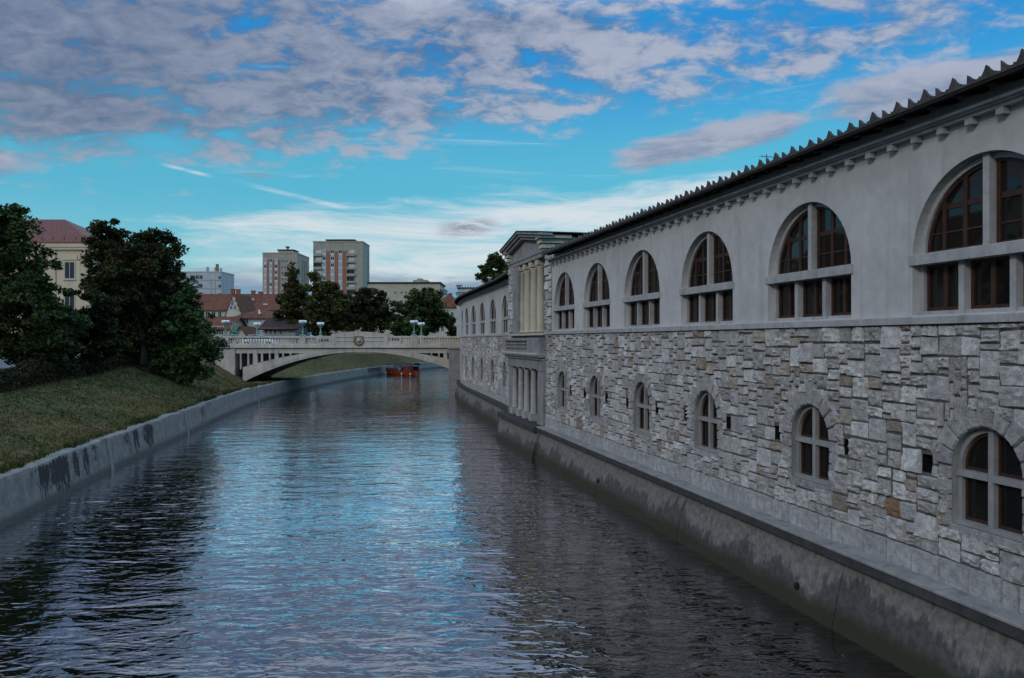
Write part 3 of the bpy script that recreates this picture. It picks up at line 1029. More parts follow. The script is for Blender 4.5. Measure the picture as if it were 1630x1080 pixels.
# left anta
mb = MB(); wbox(mb, NEAR, yP(41.35), sL, 0.06, -1.6, SILL_T - 0.05, H + 3.86); mb.build('anta', M['greystone'], hall, True)
V_, T_ = rubble(NEAR, yP(42.55), sL, SILL_T, H + 3.86, 0.13, 0.12, [], [], 0)
V_ = [v + np.array(NEAR.W(sL, 0.07, 0.0) - NEAR.W(sL, 0.0, 0.0)) for v in V_]
stone_part('stone_quoin', [(V_, T_)])
# niche behind the columns
mb = MB(); wbox(mb, NEAR, sR, yP(41.4), -1.15, -1.3, SILL_T - 0.05, H + 3.9); wbox(mb, NEAR, sR - 0.02, sL, 0.10, -1.3, SILL_B - 0.03, SILL_T - 0.06)
mb.build('niche_wall', M['cream'], hall, True)
col0 = None
for px in (861.3, 851.0, 841.0, 832.2):
    s = NEAR.s_at_px(px, -0.22)
    if col0 is None:
        mb = MB()
        mb.lathe([(0.25, 0), (0.25, 0.07), (0.215, 0.12), (0.205, 0.16), (0.205, 1.5), (0.185, 3.05), (0.20, 3.07), (0.20, 3.1), (0.23, 3.2)], (0, 0, 0), 20)
        mb.box(-0.25, 0.25, -0.25, 0.25, 3.2, 3.45)
        col0 = o = mb.build('upper_column', M['cream'], hall)
    else:
        o = col0.copy(); COL.objects.link(o)
    o.parent = hall
    o.location = Vector(NEAR.P(s, -0.22, SILL_T - 0.02)) - hall.location
    o.rotation_euler = (0, 0, NEAR.rot(s))
# architrave, frieze, open pediment
mb = MB()
wbox(mb, NEAR, sR - 0.05, sL + 0.05, 0.08, -1.2, H + 3.86, H + 4.06)
wbox(mb, NEAR, sR - 0.08, sL + 0.08, 0.12, -1.2, H + 4.06, H + 4.22, b=0.02)
mb.build('architrave', M['greystone'], hall, True)
sa, sb = sR - 0.55, sL + 0.45
sm = (sR + sL) / 2
zt, za_ = H + 4.86, H + 5.42


def gable(mb, s0, s1, sm_, d0, d1, z0, zapex, thick, mi=0):
    """two sloping slabs"""
    for a, b_ in ((s0, sm_), (sm_, s1)):
        z_a = z0 if a == s0 else zapex; z_b = zapex if b_ == sm_ else z0
        v = []
        for d in (d0, d1):
            v += [NEAR.P(a, d, z_a), NEAR.P(b_, d, z_b), NEAR.P(b_, d, z_b - thick), NEAR.P(a, d, z_a - thick)]
        mb.add(v, [(0, 1, 2, 3), (7, 6, 5, 4), (0, 4, 5, 1), (1, 5, 6, 2), (2, 6, 7, 3), (3, 7, 4, 0)], mi)


mb = MB()
gable(mb, sa, sb, sm, 0.48, -0.2, zt, za_, 0.10)
gable(mb, sa + 0.1, sb - 0.1, sm, 0.38, -0.2, zt - 0.09, za_ - 0.10, 0.13)
gable(mb, sa + 0.25, sb - 0.25, sm, 0.26, -0.2, zt - 0.20, za_ - 0.23, 0.14)
mb.build('raking_cornice', M['greystone'], hall, True)
mb = MB()
v = [NEAR.P(sR, 0.02, H + 4.2), NEAR.P(sL, 0.02, H + 4.2), NEAR.P(sL, 0.02, zt - 0.2), NEAR.P(sm, 0.02, za_ - 0.2), NEAR.P(sR, 0.02, zt - 0.2)]
mb.add(v, [(0, 1, 2, 3, 4)])
mb.build('tympanum', M['greystone'], hall, True)
# horizontal returns of the cornice at both ends
mb = MB()
for a, b_, e in ((sR - 0.15, sR + 0.5, 0), (sL - 0.5, sL + 0.15, 1)):
    wbox(mb, NEAR, a, b_, 0.18, -1.1, H + 4.22, H + 4.40, b=0.02)
    wbox(mb, NEAR, a - (0.1 if not e else 0), b_ + (0.1 if e else 0), 0.26, -1.12, H + 4.44, H + 4.62, b=0.04)
mb.build('cornice_return', M['cream'], hall, True)
mb = MB()
wbox(mb, NEAR, sR - 0.02, sR + 0.4, 0.05, -1.1, H + 3.9, H + 4.8)
wbox(mb, NEAR, sR - 0.42, sR + 0.4, 0.36, -1.15, H + 4.65, H + 4.80, b=0.05)
wbox(mb, NEAR, sL - 0.4, sL + 0.3, 0.36, -1.15, H + 4.65, H + 4.80, b=0.05)
mb.build('side_cornice', M['cream'], hall, True)
# cross wing behind the pediment with its shallow roof
mb = MB()
wbox(mb, NEAR, sR + 0.30, sL - 0.3, -1.2, -11, H + 3.2, H + 4.82)
mb.build('cross_wing_wall', M['cream'], hall, True)
mb = MB()
gable(mb, sa - 0.02, sb + 0.02, sm, 0.52, -11.3, zt + 0.055, za_ + 0.055, 0.05)
mb.build('pediment_roof', M['roofdark'], hall, True)
mb = MB()
mb.tube([NEAR.P(sR + 0.2, -1.26, H + 4.8), NEAR.P(sR + 0.2, -1.26, H + 4.55), NEAR.P(sR + 0.22, -1.3, H + 4.3), NEAR.P(sR + 0.22, -1.3, H + 3.4)], 0.06, 8)
mb.build('downpipe', M['metal_dark'], hall, True)

# lower loggia with columns over the water
zc = H - 1.36
mb = MB()
wbox(mb, NEAR, sR + 0.02, yP(37.45), 0.12, -0.5, LEDGE, H - 3.62)
wbox(mb, NEAR, sR + 0.04, yP(37.43), 0.09, -0.5, H - 3.62, zc - 0.06)
wbox(mb, NEAR, sR + 0.01, yP(37.47), 0.13, -0.5, zc - 0.06, zc)
mb.build('loggia_pier', M['greystone'], hall, True)
mb = MB()
wbox(mb, NEAR, yP(42.7), sL, 0.09, -1.6, LEDGE, zc)
mb.build('loggia_pier', M['greystone'], hall, True)
mb = MB(); wbox(mb, NEAR, sR, sL, -1.1, -1.3, LEDGE, zc + 0.02); wbox(mb, NEAR, sR, sL, -0.1, -0.4, zc + 0.2, SILL_B); mb.build('loggia_back_wall', M['greystone'], hall, True)
lc = None
for px in (850.0, 839.2, 829.8, 820.3):
    s = NEAR.s_at_px(px, -0.12)
    if lc is None:
        mb = MB()
        mb.box(-0.22, 0.22, -0.22, 0.22, 0, 0.32)
        mb.lathe([(0.20, 0.32), (0.20, 0.38), (0.165, 0.43), (0.16, 1.2), (0.145, 2.38), (0.16, 2.41), (0.19, 2.5)], (0, 0, 0), 18)
        mb.box(-0.21, 0.21, -0.21, 0.21, 2.5, -1.36 + 3.92)
        lc = o = mb.build('loggia_column', M['concrete'], hall)
    else:
        o = lc.copy(); COL.objects.link(o)
    o.parent = hall
    o.location = Vector(NEAR.P(s, -0.12, LEDGE)) - hall.location
    o.rotation_euler = (0, 0, NEAR.rot(s))
mb = MB()
wbox(mb, NEAR, sR + 0.01, sL + 0.02, 0.13, -1.3, zc, H - 0.92)
mb.build('loggia_frieze', M['greystone'], hall, True)
mb = MB()
s = sR + 0.2
while s < sL:
    wbox(mb, NEAR, s, s + 0.16, 0.26, 0.0, H - 0.90, H - 0.79); s += 0.38
wbox(mb, NEAR, sR - 0.02, sL + 0.1, 0.20, -1.2, H - 0.92, H - 0.86)
wbox(mb, NEAR, sR - 0.06, sL + 0.22, 0.36, -1.2, H - 0.79, H - 0.71)
wbox(mb, NEAR, sR - 0.08, sL + 0.28, 0.44, -1.2, H - 0.71, H - 0.60, b=0.03)
mb.build('balcony_slab', M['concrete'], hall, True)
mb = MB()
sb0 = yP(38.5)
wbox(mb, NEAR, sR - 0.02, sb0, 0.33, -1.0, H - 0.60, H + 0.12)
wbox(mb, NEAR, sb0, sL + 0.2, 0.33, 0.12, H - 0.60, H - 0.50)
wbox(mb, NEAR, sb0, sL + 0.2, 0.35, 0.10, H - 0.02, H + 0.10)
wbox(mb, NEAR, sL - 0.3, sL + 0.2, 0.33, 0.12, H - 0.5, H - 0.02)
for zz in (H - 0.37, H - 0.19):
    wbox(mb, NEAR, sb0, sL - 0.3, 0.28, 0.17, zz, zz + 0.06)
s = sb0 + 0.3
while s < sL - 0.4:
    wbox(mb, NEAR, s, s + 0.10, 0.29, 0.16, H - 0.50, H - 0.02); s += 0.62
mb.build('balcony_parapet', M['greystone'], hall, True)

# tv aerial on the roof
p = NEAR.P(NEAR.s_of_y(21.2), -1.9, 0)
zroof = ZE + (0.58 + 1.9) * 0.27 + 0.02
aer = thing('tv_aerial', 'thin tv aerial standing on the tiled market roof', 'aerial', (p[0], p[1], zroof))
mb = MB()
mb.tube([(0, 0, -0.05), (0, 0, 0.62)], 0.010, 6)
mb.tube([(-0.2, -0.06, 0.55), (0.2, 0.06, 0.55)], 0.007, 5)
for q in (-0.18, -0.09, 0, 0.09, 0.18):
    mb.tube([(q - 0.03, q * 0.31 + 0.1, 0.553), (q + 0.03, q * 0.31 - 0.1, 0.553)], 0.004, 4)
mb.build('mast', M['metal_dark'], aer)

# ------------------------------------------------------------------ embankment under the hall
emb = thing('embankment_wall', 'sloping stained concrete embankment wall under the stone market hall', 'embankment wall', NEAR.P(15, 0.5, 0))
def prof_panel(mb, pt, s0, s1, off=0.0, mi=0):
    n = max(2, int((s1 - s0) / 0.9))
    zz = [1.27, 1.0, 0.6, 0.2, -0.1, -1.2]; dd = [0.25, 0.34, 0.44, 0.52, 0.58, 0.75]
    vs = []; fs = []
    for i in range(n + 1):
        s = s0 + (s1 - s0) * i / n
        vs += [pt.P(s, d + off, z) for d, z in zip(dd, zz)] + [pt.P(s, -0.2, -1.2), pt.P(s, -0.2, 1.27)]
    k = 8
    for i in range(n):
        for j in range(k): fs.append((i * k + j, (i + 1) * k + j, (i + 1) * k + (j + 1) % k, i * k + (j + 1) % k))
    fs.append(tuple(range(k))); fs.append(tuple(range(n * k + k - 1, n * k - 1, -1)))
    mb.add(vs, fs, mi)


mb = MB()
s = 0.0
while s < sR - 0.3:
    w = min(RNG.uniform(3.0, 4.1), sR - 0.2 - s)
    prof_panel(mb, NEAR, s, s + w - 0.018, RNG.uniform(-0.008, 0.008)); s += w
prof_panel(mb, NEAR, sR - 0.2, sL + 0.5, 0.14)
s = 0.7
while s < S_FAR1 - 1:
    w = RNG.uniform(4.0, 6.0)
    prof_panel(mb, FAR, s, min(s + w - 0.02, S_FAR1), RNG.uniform(-0.01, 0.01)); s += w
mb.build('concrete_panels', M['embank'], emb, True)
mb = MB()
s = 0.0
while s < sR - 0.3:
    w = min(2.35, sR - 0.2 - s)
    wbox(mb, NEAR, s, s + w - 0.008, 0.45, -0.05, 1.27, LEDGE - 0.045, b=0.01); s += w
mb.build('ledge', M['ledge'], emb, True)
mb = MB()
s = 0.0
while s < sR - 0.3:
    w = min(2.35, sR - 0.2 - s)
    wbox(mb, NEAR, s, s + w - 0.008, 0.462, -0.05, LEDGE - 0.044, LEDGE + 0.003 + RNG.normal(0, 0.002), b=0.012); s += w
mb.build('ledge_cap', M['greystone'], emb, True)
mb = MB()
s = 0.0
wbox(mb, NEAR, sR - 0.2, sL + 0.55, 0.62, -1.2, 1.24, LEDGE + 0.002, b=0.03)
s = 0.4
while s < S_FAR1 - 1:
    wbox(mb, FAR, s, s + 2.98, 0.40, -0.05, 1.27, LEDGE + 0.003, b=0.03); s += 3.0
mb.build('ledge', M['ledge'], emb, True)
mb = MB()
for y_, z_ in ((16.2, 0.42), (28.0, 0.45)):
    s = NEAR.s_of_y(y_)
    d_ = 0.475
    a = np.array(NEAR.P(s, d_ - 0.12, z_)); b_ = np.array(NEAR.P(s, d_ + 0.03, z_ + 0.02))
    mb.tube([a, b_], 0.075, 14)
mb.build('drain_pipe', M['darkhole'], emb, True)  # solid tube, its black colour stands in for the shaded drain opening
# ------------------------------------------------------------------ river, left bank, ground
QP = [(-30, -7.5), (-8, -9.5), (8, -12.0), (23.1, -14.9), (33.7, -16.9), (46.3, -18.9), (58, -20.8), (69.9, -22.3), (84, -22.9), (97.8, -22.8), (112, -22.0), (126.8, -20.5), (143, -17.6),
      (159, -13.6), (172, -8.0), (182, 0.0), (188, 10.0), (192, 24), (195, 60), (197, 140)]


def catmull(P, k=8):
    out = []
    n = len(P)
    for i in range(n - 1):
        p0, p1, p2, p3 = P[max(i - 1, 0)], P[i], P[i + 1], P[min(i + 2, n - 1)]
        for j in range(k):
            t = j / k
            out.append(tuple(0.5 * ((2 * p1[q]) + (-p0[q] + p2[q]) * t + (2 * p0[q] - 5 * p1[q] + 4 * p2[q] - p3[q]) * t * t + (-p0[q] + 3 * p1[q] - 3 * p2[q] + p3[q]) * t ** 3) for q in (0, 1)))
    out.append(P[-1])
    return np.array(out)


Q = catmull(QP)          # columns: Y, X
QX, QY = Q[:, 1], Q[:, 0]
QS = np.concatenate([[0], np.cumsum(np.hypot(np.diff(QX), np.diff(QY)))])
qtx = np.gradient(QX, QS); qty = np.gradient(QY, QS); l_ = np.hypot(qtx, qty); qtx /= l_; qty /= l_


def QW(s, o, z):
    """point o metres landward (left) of the quay line"""
    x = np.interp(s, QS, QX); y = np.interp(s, QS, QY)
    tx = np.interp(s, QS, qtx); ty = np.interp(s, QS, qty)
    return (float(x - ty * o), float(y + tx * o), float(z))


def q_s_of_y(y): return float(np.interp(y, QY, QS))


def quay_top(y): return float(np.interp(y, [20, 60, 68, 69.5, 200], [1.36, 1.38, 1.40, 1.30, 1.30]))
def bank_top(y): return float(np.interp(y, [0, 30, 36, 50, 68, 79, 92, 130, 200], [2.9, 2.95, 3.05, 3.5, 4.3, 4.62, 4.5, 4.3, 4.3]))


BANKW = 6.4
def shelf(y): return float(np.interp(y, [56, 68, 75, 95, 106], [0.4, 0.9, 3.5, 3.5, 0.4]))
def bw(y): return BANKW + shelf(y) - 0.4


def bank_z(s, o):
    y = float(np.interp(s, QS, QY)); sh = shelf(y)
    zq = quay_top(y) - 0.06; zt_ = bank_top(y)
    u = min(1, max(0, (o - sh) / (BANKW - 0.4)))
    return zq + (zt_ - zq) * (0.75 * u + 0.25 * u * u * (3 - 2 * u)) + 0.02 * min(o, sh)


def street_z(y, o):
    zt_ = bank_top(y)
    u = min(1, max(0, (o - bw(y) - 1.5) / 16)); u = u * u * (3 - 2 * u)
    base = float(np.interp(y, [0, 60, 90, 120, 300], [2.9, 3.1, 3.6, 4.2, 4.3]))
    return zt_ * (1 - u) + base * u


# water
mb = MB()
mb.quad((-60, -40, 0), (70, -40, 0), (70, 230, 0), (-60, 230, 0))
w = mb.build('river_water', M['water']); tag(w, kind='structure')

# quay wall
quay = thing('quay_wall', 'low pale concrete quay wall with dark moss stains along the grassy left bank', 'quay wall', QW(q_s_of_y(30), 0, 0))
stain = [(24.6, 25.6, .35), (25.6, 26.7, 1), (26.9, 28.6, 1.15), (28.9, 29.6, .9), (30.0, 30.7, 1.05), (30.9, 31.6, .8), (34.8, 36.0, .7), (36.2, 37.0, 1.05), (37.9, 39.4, 1.1), (47.6, 48.2, .55), (49.4, 51.0, .7), (58, 59.5, .45), (118, 126, 0.9), (132, 137, 0.7)]
mb = MB()
s_breaks = [q_s_of_y(y) for y in (-30, -18, -6, 8, 20, 32.9, 39.4, 45.6, 52, 60, 69.2, 76, 84, 92, 100, 108, 116, 124, 132, 140, 150, 160, 172)] + [QS[-1]]
for a, b_ in zip(s_breaks[:-1], s_breaks[1:]):
    a += 0.012; b_ -= 0.012
    n = max(2, int((b_ - a) / 0.35)); base = len(mb.v); k = 7
    dz = RNG.normal(0, 0.012)
    for i in range(n + 1):
        s = a + (b_ - a) * i / n
        y = float(np.interp(s, QS, QY)); zt_ = quay_top(y) + dz
        wv = 0.02 * sin(s * 1.3) + 0.012 * sin(s * 4.1)
        st = max([v * min(1, max(0, (y - p) / 0.25 + .5)) * min(1, max(0, (q - y) / 0.25 + .5)) for p, q, v in stain] + [0])
        pr = [(-0.30, -1.0, 0), (-0.22, 0.0, 0.0), (-0.19, 0.22, st * .55), (-0.10, 0.75, st), (-0.03, zt_ - 0.14, st), (0.0, zt_ - 0.03 + wv, st * .4), (0.42, zt_ + wv, 0)]
        for o, z, t_ in pr:
            mb.v.append(QW(s, o, z)); mb.c.append((t_, 0, 0))
    for i in range(n):
        for j in range(k - 1):
            mb.f.append((base + i * k + j, base + (i + 1) * k + j, base + (i + 1) * k + j + 1, base + i * k + j + 1)); mb.m.append(0); mb.s.append(False)
    for e in (0, n):
        mb.f.append(tuple(base + e * k + j for j in range(k))); mb.m.append(0); mb.s.append(False)
mb.build('wall_panels', M['quay'], quay, True, col=True)
mb = MB()
for y in (32.9, 45.6, 69.2):
    s = q_s_of_y(y); zt_ = quay_top(y)
    for (o0, z0), (o1, z1) in (((-0.24, 0.0), (-0.12, 0.75)), ((-0.12, 0.75), (-0.03, zt_ + 0.02))):
        mb.quad(QW(s - 0.16, o0 - .03, z0), QW(s + 0.16, o0 - .03, z0), QW(s + 0.16, o1 - .03, z1), QW(s - 0.16, o1 - .03, z1))
        mb.quad(QW(s - 0.16, o0 - .03, z0), QW(s - 0.16, o1 - .03, z1), QW(s - 0.16, o1 + .1, z1), QW(s - 0.16, o0 + .1, z0))
    mb.quad(QW(s - 0.16, -0.06, zt_ + 0.02), QW(s + 0.16, -0.06, zt_ + 0.02), QW(s + 0.16, 0.42, zt_ + 0.03), QW(s - 0.16, 0.42, zt_ + 0.03))
mb.build('joint_strip', simple('joint_concrete', (0.33, 0.28, 0.25), 0.9, 0.2, 3, 0.4), quay, True)

# grassy bank
mb = MB()
sg = np.arange(0, QS[-1], 0.6); og = [0.40, 0.9, 1.6, 2.4, 3.2, 4.0, 4.8, 5.6, 6.4, 7.2, 8.0]
for s in sg:
    y = float(np.interp(s, QS, QY))
    for o in og:
        o = 0.4 + (o - 0.4) * (bw(y) - 0.4) / (BANKW - 0.4)
        z = bank_z(s, o) if o <= bw(y) else street_z(y, o)
        z += 0.05 * sin(s * 0.9 + o * 1.7) * (0.4 < o < 7) + 0.03 * sin(s * 2.3 - o * 2.9) * (0.4 < o < 7)
        mb.v.append(QW(s, o, z)); mb.c.append((1, 1, 1))
k = len(og)
for i in range(len(sg) - 1):
    for j in range(k - 1):
        mb.f.append((i * k + j, (i + 1) * k + j, (i + 1) * k + j + 1, i * k + j + 1)); mb.m.append(0); mb.s.append(True)
g = mb.build('grassy_bank', M['grass']); tag(g, kind='structure')
# street behind the hedge
mb = MB()
og = [7.9, 10, 13, 17, 22, 27, 34, 44, 60]
s_end = q_s_of_y(150)
sg = np.arange(0, s_end, 2.0)
for s in sg:
    y = float(np.interp(s, QS, QY))
    for o in og:
        o += bw(y) - BANKW
        p = QW(s, o, 0)
        mb.v.append((p[0], p[1], street_z(y, o) + 0.004)); mb.c.append((1, 1, 1))
k = len(og)
for i in range(len(sg) - 1):
    for j in range(k - 1):
        mb.f.append((i * k + j, (i + 1) * k + j, (i + 1) * k + j + 1, i * k + j + 1)); mb.m.append(0); mb.s.append(True)
g = mb.build('street', M['asphalt']); tag(g, kind='structure')
# far ground, one sheet to the horizon on every side of the river
mb = MB()
edge = [QW(s, 40, 3.4) for s in np.arange(0, QS[-1] - 90, 6)]
for p, q in zip(edge[:-1], edge[1:]):
    if q[1] > 138: break
    mb.quad((p[0], p[1], 2.7 + .0 * p[1]), (q[0], q[1], 2.7), (-2500, q[1], 2.7), (-2500, p[1], 2.7))
mb.quad((-2500, 130, 4.0), (-30, 130, 4.0), (-30, 230, 4.0), (-2500, 230, 4.0))
mb.quad((-2500, 205, 4.1), (2500, 205, 4.1), (2500, 6000, 4.1), (-2500, 6000, 4.1))
for y0, y1 in zip(range(-40, 205, 5), range(-35, 210, 5)):
    def RX(y):
        if y < 43.4: return 10 - 0.2327 * y + 0.6
        return float(np.interp(y, FAR.Y, FAR.X)) + 0.6 if y <= 99 else float(FAR.X[-1]) + 0.6 + (y - 99) * 0.33 if y < 160 else 30
    mb.quad((RX(y0), y0, 3.9), (2500, y0, 3.9), (2500, y1, 3.9), (RX(y1), y1, 3.9))
mb.quad((-2500, -3000, -2.0), (2500, -3000, -2.0), (2500, -40, -2.0), (-2500, -40, -2.0))
g = mb.build('ground', M['earth']); tag(g, kind='structure')
mb = MB()
mb.quad((-200, -60, -1.1), (200, -60, -1.1), (200, 260, -1.1), (-200, 260, -1.1))
g = mb.build('river_bed', M['earth']); tag(g, kind='structure')

# grass tufts as loose cover on the bank
n = 34000
s_ = RNG.uniform(q_s_of_y(18), q_s_of_y(77), n); o_ = 0.36 + (BANKW - 0.2) * RNG.random(n) ** 1.3
P0 = np.array([QW(a, b_, bank_z(a, b_) + 0.05 * sin(a * 0.9 + b_ * 1.7) + 0.03 * sin(a * 2.3 - b_ * 2.9)) for a, b_ in zip(s_, o_)])
ang = RNG.uniform(0, 2 * pi, n); hgt = RNG.uniform(0.03, 0.11, n) * (1 + 0.6 * (o_ < 0.7)); wd = RNG.uniform(0.02, 0.05, n)
dx = np.stack([np.cos(ang), np.sin(ang), np.zeros(n)], 1) * wd[:, None]
tip = P0 + np.stack([RNG.normal(0, 0.05, n), RNG.normal(0, 0.05, n), hgt], 1)
V = np.stack([P0 - dx - (0, 0, 0.02), P0 + dx - (0, 0, 0.02), tip], 1)
tn = RNG.uniform(0.6, 1.5, (n, 1)) * np.where(RNG.random((n, 1)) < 0.3, np.array([[1.4, 1.05, 0.9]]), np.array([[0.9, 1.0, 0.8]]))
o = np_mesh('grass_tufts', V, 3, [M['leaf_grass']], None, tn)
n = 5200
s_ = RNG.uniform(q_s_of_y(18), q_s_of_y(77), n); s_ = s_ + 0.25 * np.sin(s_ * 5.1); o_ = 0.30 + 0.45 * RNG.random(n) ** 2
keep = np.sin(s_ * 0.83) + np.sin(s_ * 2.17 + 1) + RNG.normal(0, 0.5, n) > 0.35
s_, o_ = s_[keep], o_[keep]; n = len(s_)
P0 = np.array([QW(a, b_, quay_top(float(np.interp(a, QS, QY)))) for a, b_ in zip(s_, o_)])
ang = RNG.uniform(0, 2 * pi, n); hgt = RNG.uniform(0.08, 0.30, n); wd = RNG.uniform(0.015, 0.04, n)
dx = np.stack([np.cos(ang), np.sin(ang), np.zeros(n)], 1) * wd[:, None]
tip = P0 + np.stack([RNG.normal(0.03, 0.1, n), RNG.normal(0, 0.1, n), hgt], 1)
V2 = np.stack([P0 - dx - (0, 0, 0.05), P0 + dx - (0, 0, 0.05), tip], 1)
o2 = np_mesh('quay_weeds', V2, 3, [M['leaf_grass']], None, RNG.uniform(0.4, 1.1, (n, 1)) * np.ones((1, 3)))
tag(o2, 'straggling weeds growing along the top edge of the quay wall', 'weeds', kind='stuff')
tag(o, 'short dry grass blades covering the sloping left river bank', 'grass', kind='stuff')


# fallen leaves drifting on the river
n = 420
P0 = np.stack([RNG.uniform(-14, 8, n), RNG.uniform(6, 36, n), np.full(n, 0.006)], 1)
ang = RNG.uniform(0, 2 * pi, n); L = RNG.uniform(0.015, 0.04, n)
ax = np.stack([np.cos(ang) * L, np.sin(ang) * L, np.zeros(n)], 1); bx_ = np.stack([-np.sin(ang) * L * .6, np.cos(ang) * L * .6, np.full(n, 0.004)], 1)
V = np.stack([P0 - ax, P0 - bx_, P0 + ax, P0 + bx_], 1)
o3 = np_mesh('drifting_leaves', V, 4, [M['leaf_grass']], None, RNG.uniform(0.5, 1.6, (n, 1)) * np.array([[1.4, 1.0, 0.6]]))
tag(o3, 'tiny fallen leaves drifting on the dark river surface', 'leaves', kind='stuff')


# ------------------------------------------------------------------ vegetation
def leaf_quads(P, size, flat=0.45):
    n = len(P)
    nrm = RNG.normal(0, 1, (n, 3)); nrm[:, 2] = np.abs(nrm[:, 2]) + flat
    nrm /= np.linalg.norm(nrm, axis=1)[:, None]
    a = np.cross(nrm, RNG.normal(0, 1, (n, 3))); a /= np.linalg.norm(a, axis=1)[:, None]
    b_ = np.cross(nrm, a)
    L = (size * RNG.uniform(0.6, 1.35, n))[:, None]
    Wd = L * RNG.uniform(0.5, 0.75, (n, 1))
    return np.stack([P - a * L, P - b_ * Wd * 0.8 + a * L * 0.1, P + a * L, P + b_ * Wd * 0.8 + a * L * 0.1], 1)


def crown_points(blobs, n, clump, dens_edge=0.55):
    """leaves gathered in clumps spread through ellipsoids (cx,cy,cz,rx,ry,rz)"""
    vol = np.array([b_[3] * b_[4] * b_[5] for b_ in blobs]) ** 0.75
    vol = vol / vol.sum()
    pts = []; tint = []
    for b_, v in zip(blobs, vol):
        m_ = max(60, int(n * v))
        r_ = (b_[3] * b_[4] * b_[5]) ** (1 / 3)
        nc = max(14, int(2.3 * (r_ / clump) ** 2.4))
        d = RNG.normal(0, 1, (nc, 3)); d /= np.linalg.norm(d, axis=1)[:, None]
        rad = RNG.random(nc) ** dens_edge
        rad = np.where(rad > .8, rad * RNG.uniform(0.93, 1.13, nc), rad)
        C = d * rad[:, None] * np.array(b_[3:6]) + np.array(b_[:3])
        ix = RNG.integers(0, nc, m_)
        cr = clump * RNG.uniform(0.55, 1.3, nc)
        e = RNG.normal(0, 1, (m_, 3)); e /= np.linalg.norm(e, axis=1)[:, None]
        P = C[ix] + e * (cr[ix] * RNG.random(m_) ** 0.45)[:, None] * np.array((1, 1, 0.68))
        ct = RNG.uniform(0.65, 1.4, nc)
        pts.append(P)
        tint.append(ct[ix] * RNG.uniform(0.75, 1.3, m_) * np.where(RNG.random(m_) < 0.08, 1.7, 1.0))
    return np.concatenate(pts), np.concatenate(tint)


def tree(name, label, Y, blobs_px, base, mat, n, leaf, clump, trunk_r, group=None, warm=0.0, cat='tree', gz=None, depth=1.0, lean=0.0):
    """blobs are given as (px, py, rx, ry, dy) in photograph pixels at depth Y (+dy metres)"""
    global RNG
    RNG = np.random.default_rng(int(Y * 37 + abs(base[0]) * 11) + 5)
    B = []
    for q in blobs_px:
        px, py, rx, ry = q[:4]; dy = q[4] if len(q) > 4 else 0.0
        c = at(px, py, Y + dy); k = (Y + dy) / F
        B.append((c.x, c.y, c.z, rx * k, rx * k * depth, ry * k))
    bx, bz = base
    t_ = thing(name, label, cat, (bx, Y, bz), 0, group)
    L = np.array(t_.location)
    B = [(b_[0] - bx, b_[1] - Y, b_[2] - bz) + b_[3:] for b_ in B]
    top = max(b_[2] + b_[5] * 0.4 for b_ in B)
    mb = MB()
    zc_ = min(b_[2] for b_ in B)
    ccx = float(np.mean([b_[0] for b_ in B])); ccy = float(np.mean([b_[1] for b_ in B]))
    pth = []; rr = []
    for i in range(8):
        u = i / 7
        pth.append((ccx * u ** 1.5 + 0.06 * sin(i * 1.9), ccy * u ** 1.5 + 0.05 * sin(i * 2.3), -0.15 + (top * 0.82 + .15) * u)); rr.append(trunk_r * (1.25 if i == 0 else 1 - 0.82 * u))
    mb.tube(pth, rr, 9)
    for b_ in B:
        for q in range(3):
            d = RNG.normal(0, 1, 3); d /= np.linalg.norm(d); d[2] = abs(d[2]) * 0.6
            e = np.array(b_[:3]) + d * np.array(b_[3:6]) * 0.75
            z0 = max(0.25 * top, min(e[2] - 0.6, top * 0.6)) * RNG.uniform(0.75, 1.0)
            u = min(1, z0 / (top * 0.82)); st = np.array((ccx * u ** 1.5, ccy * u ** 1.5, z0))
            mid = (st + e) / 2 + np.array((0, 0, -0.1)) + RNG.normal(0, 0.15, 3)
            mb.tube([st, mid, e], [trunk_r * 0.42, trunk_r * 0.25, trunk_r * 0.07], 6)
    mb.build('trunk', M['bark'], t_)
    P, ti = crown_points(B, n, clump)
    V = leaf_quads(P, leaf)
    T = np.stack([ti, ti, ti], 1)
    if warm:
        wm = (RNG.random(len(P)) < warm)[:, None]
        T = np.where(wm, T * np.array([[1.7, 0.95, 0.6]]), T)
    np_mesh('crown', V, 4, [mat], t_, T)
    return t_


GT = 'trees along the left bank'
tree('broad_tree', 'tall dark green tree cut by the left edge of the photo', 43,
     [(-10, 400, 55, 75), (25, 372, 38, 40), (8, 345, 30, 28), (42, 440, 46, 46), (84, 492, 30, 34), (20, 490, 80, 62), (90, 530, 48, 36), (-40, 460, 55, 90), (20, 560, 70, 28), (66, 560, 32, 34)],
     (-25.9, bank_top(43)), M['leaf_green'], 36750, 0.129, 0.496, 0.2, GT, warm=0.05)
tree('broad_tree', 'small dark tree between two tall ones in front of the yellow building', 48,
     [(112, 508, 34, 34), (100, 545, 44, 30), (145, 535, 38, 38), (158, 490, 26, 34), (175, 550, 28, 26)],
     (-25.9, bank_top(48)), M['leaf_dark'], 21000, 0.133, 0.480, 0.15, GT, warm=0.1)
tree('broad_tree', 'tallest dark olive tree left of the bridge with a rounded double top', 55,
     [(172, 372, 28, 32), (172, 408, 36, 40), (205, 412, 40, 44), (160, 455, 34, 42), (195, 470, 55, 58), (235, 470, 45, 52, 1), (170, 520, 48, 42), (225, 525, 48, 34, 1), (200, 440, 45, 45, -1.5)],
     (-25.4, bank_top(55)), M['leaf_dark'], 40250, 0.146, 0.528, 0.22, GT, warm=0.24)
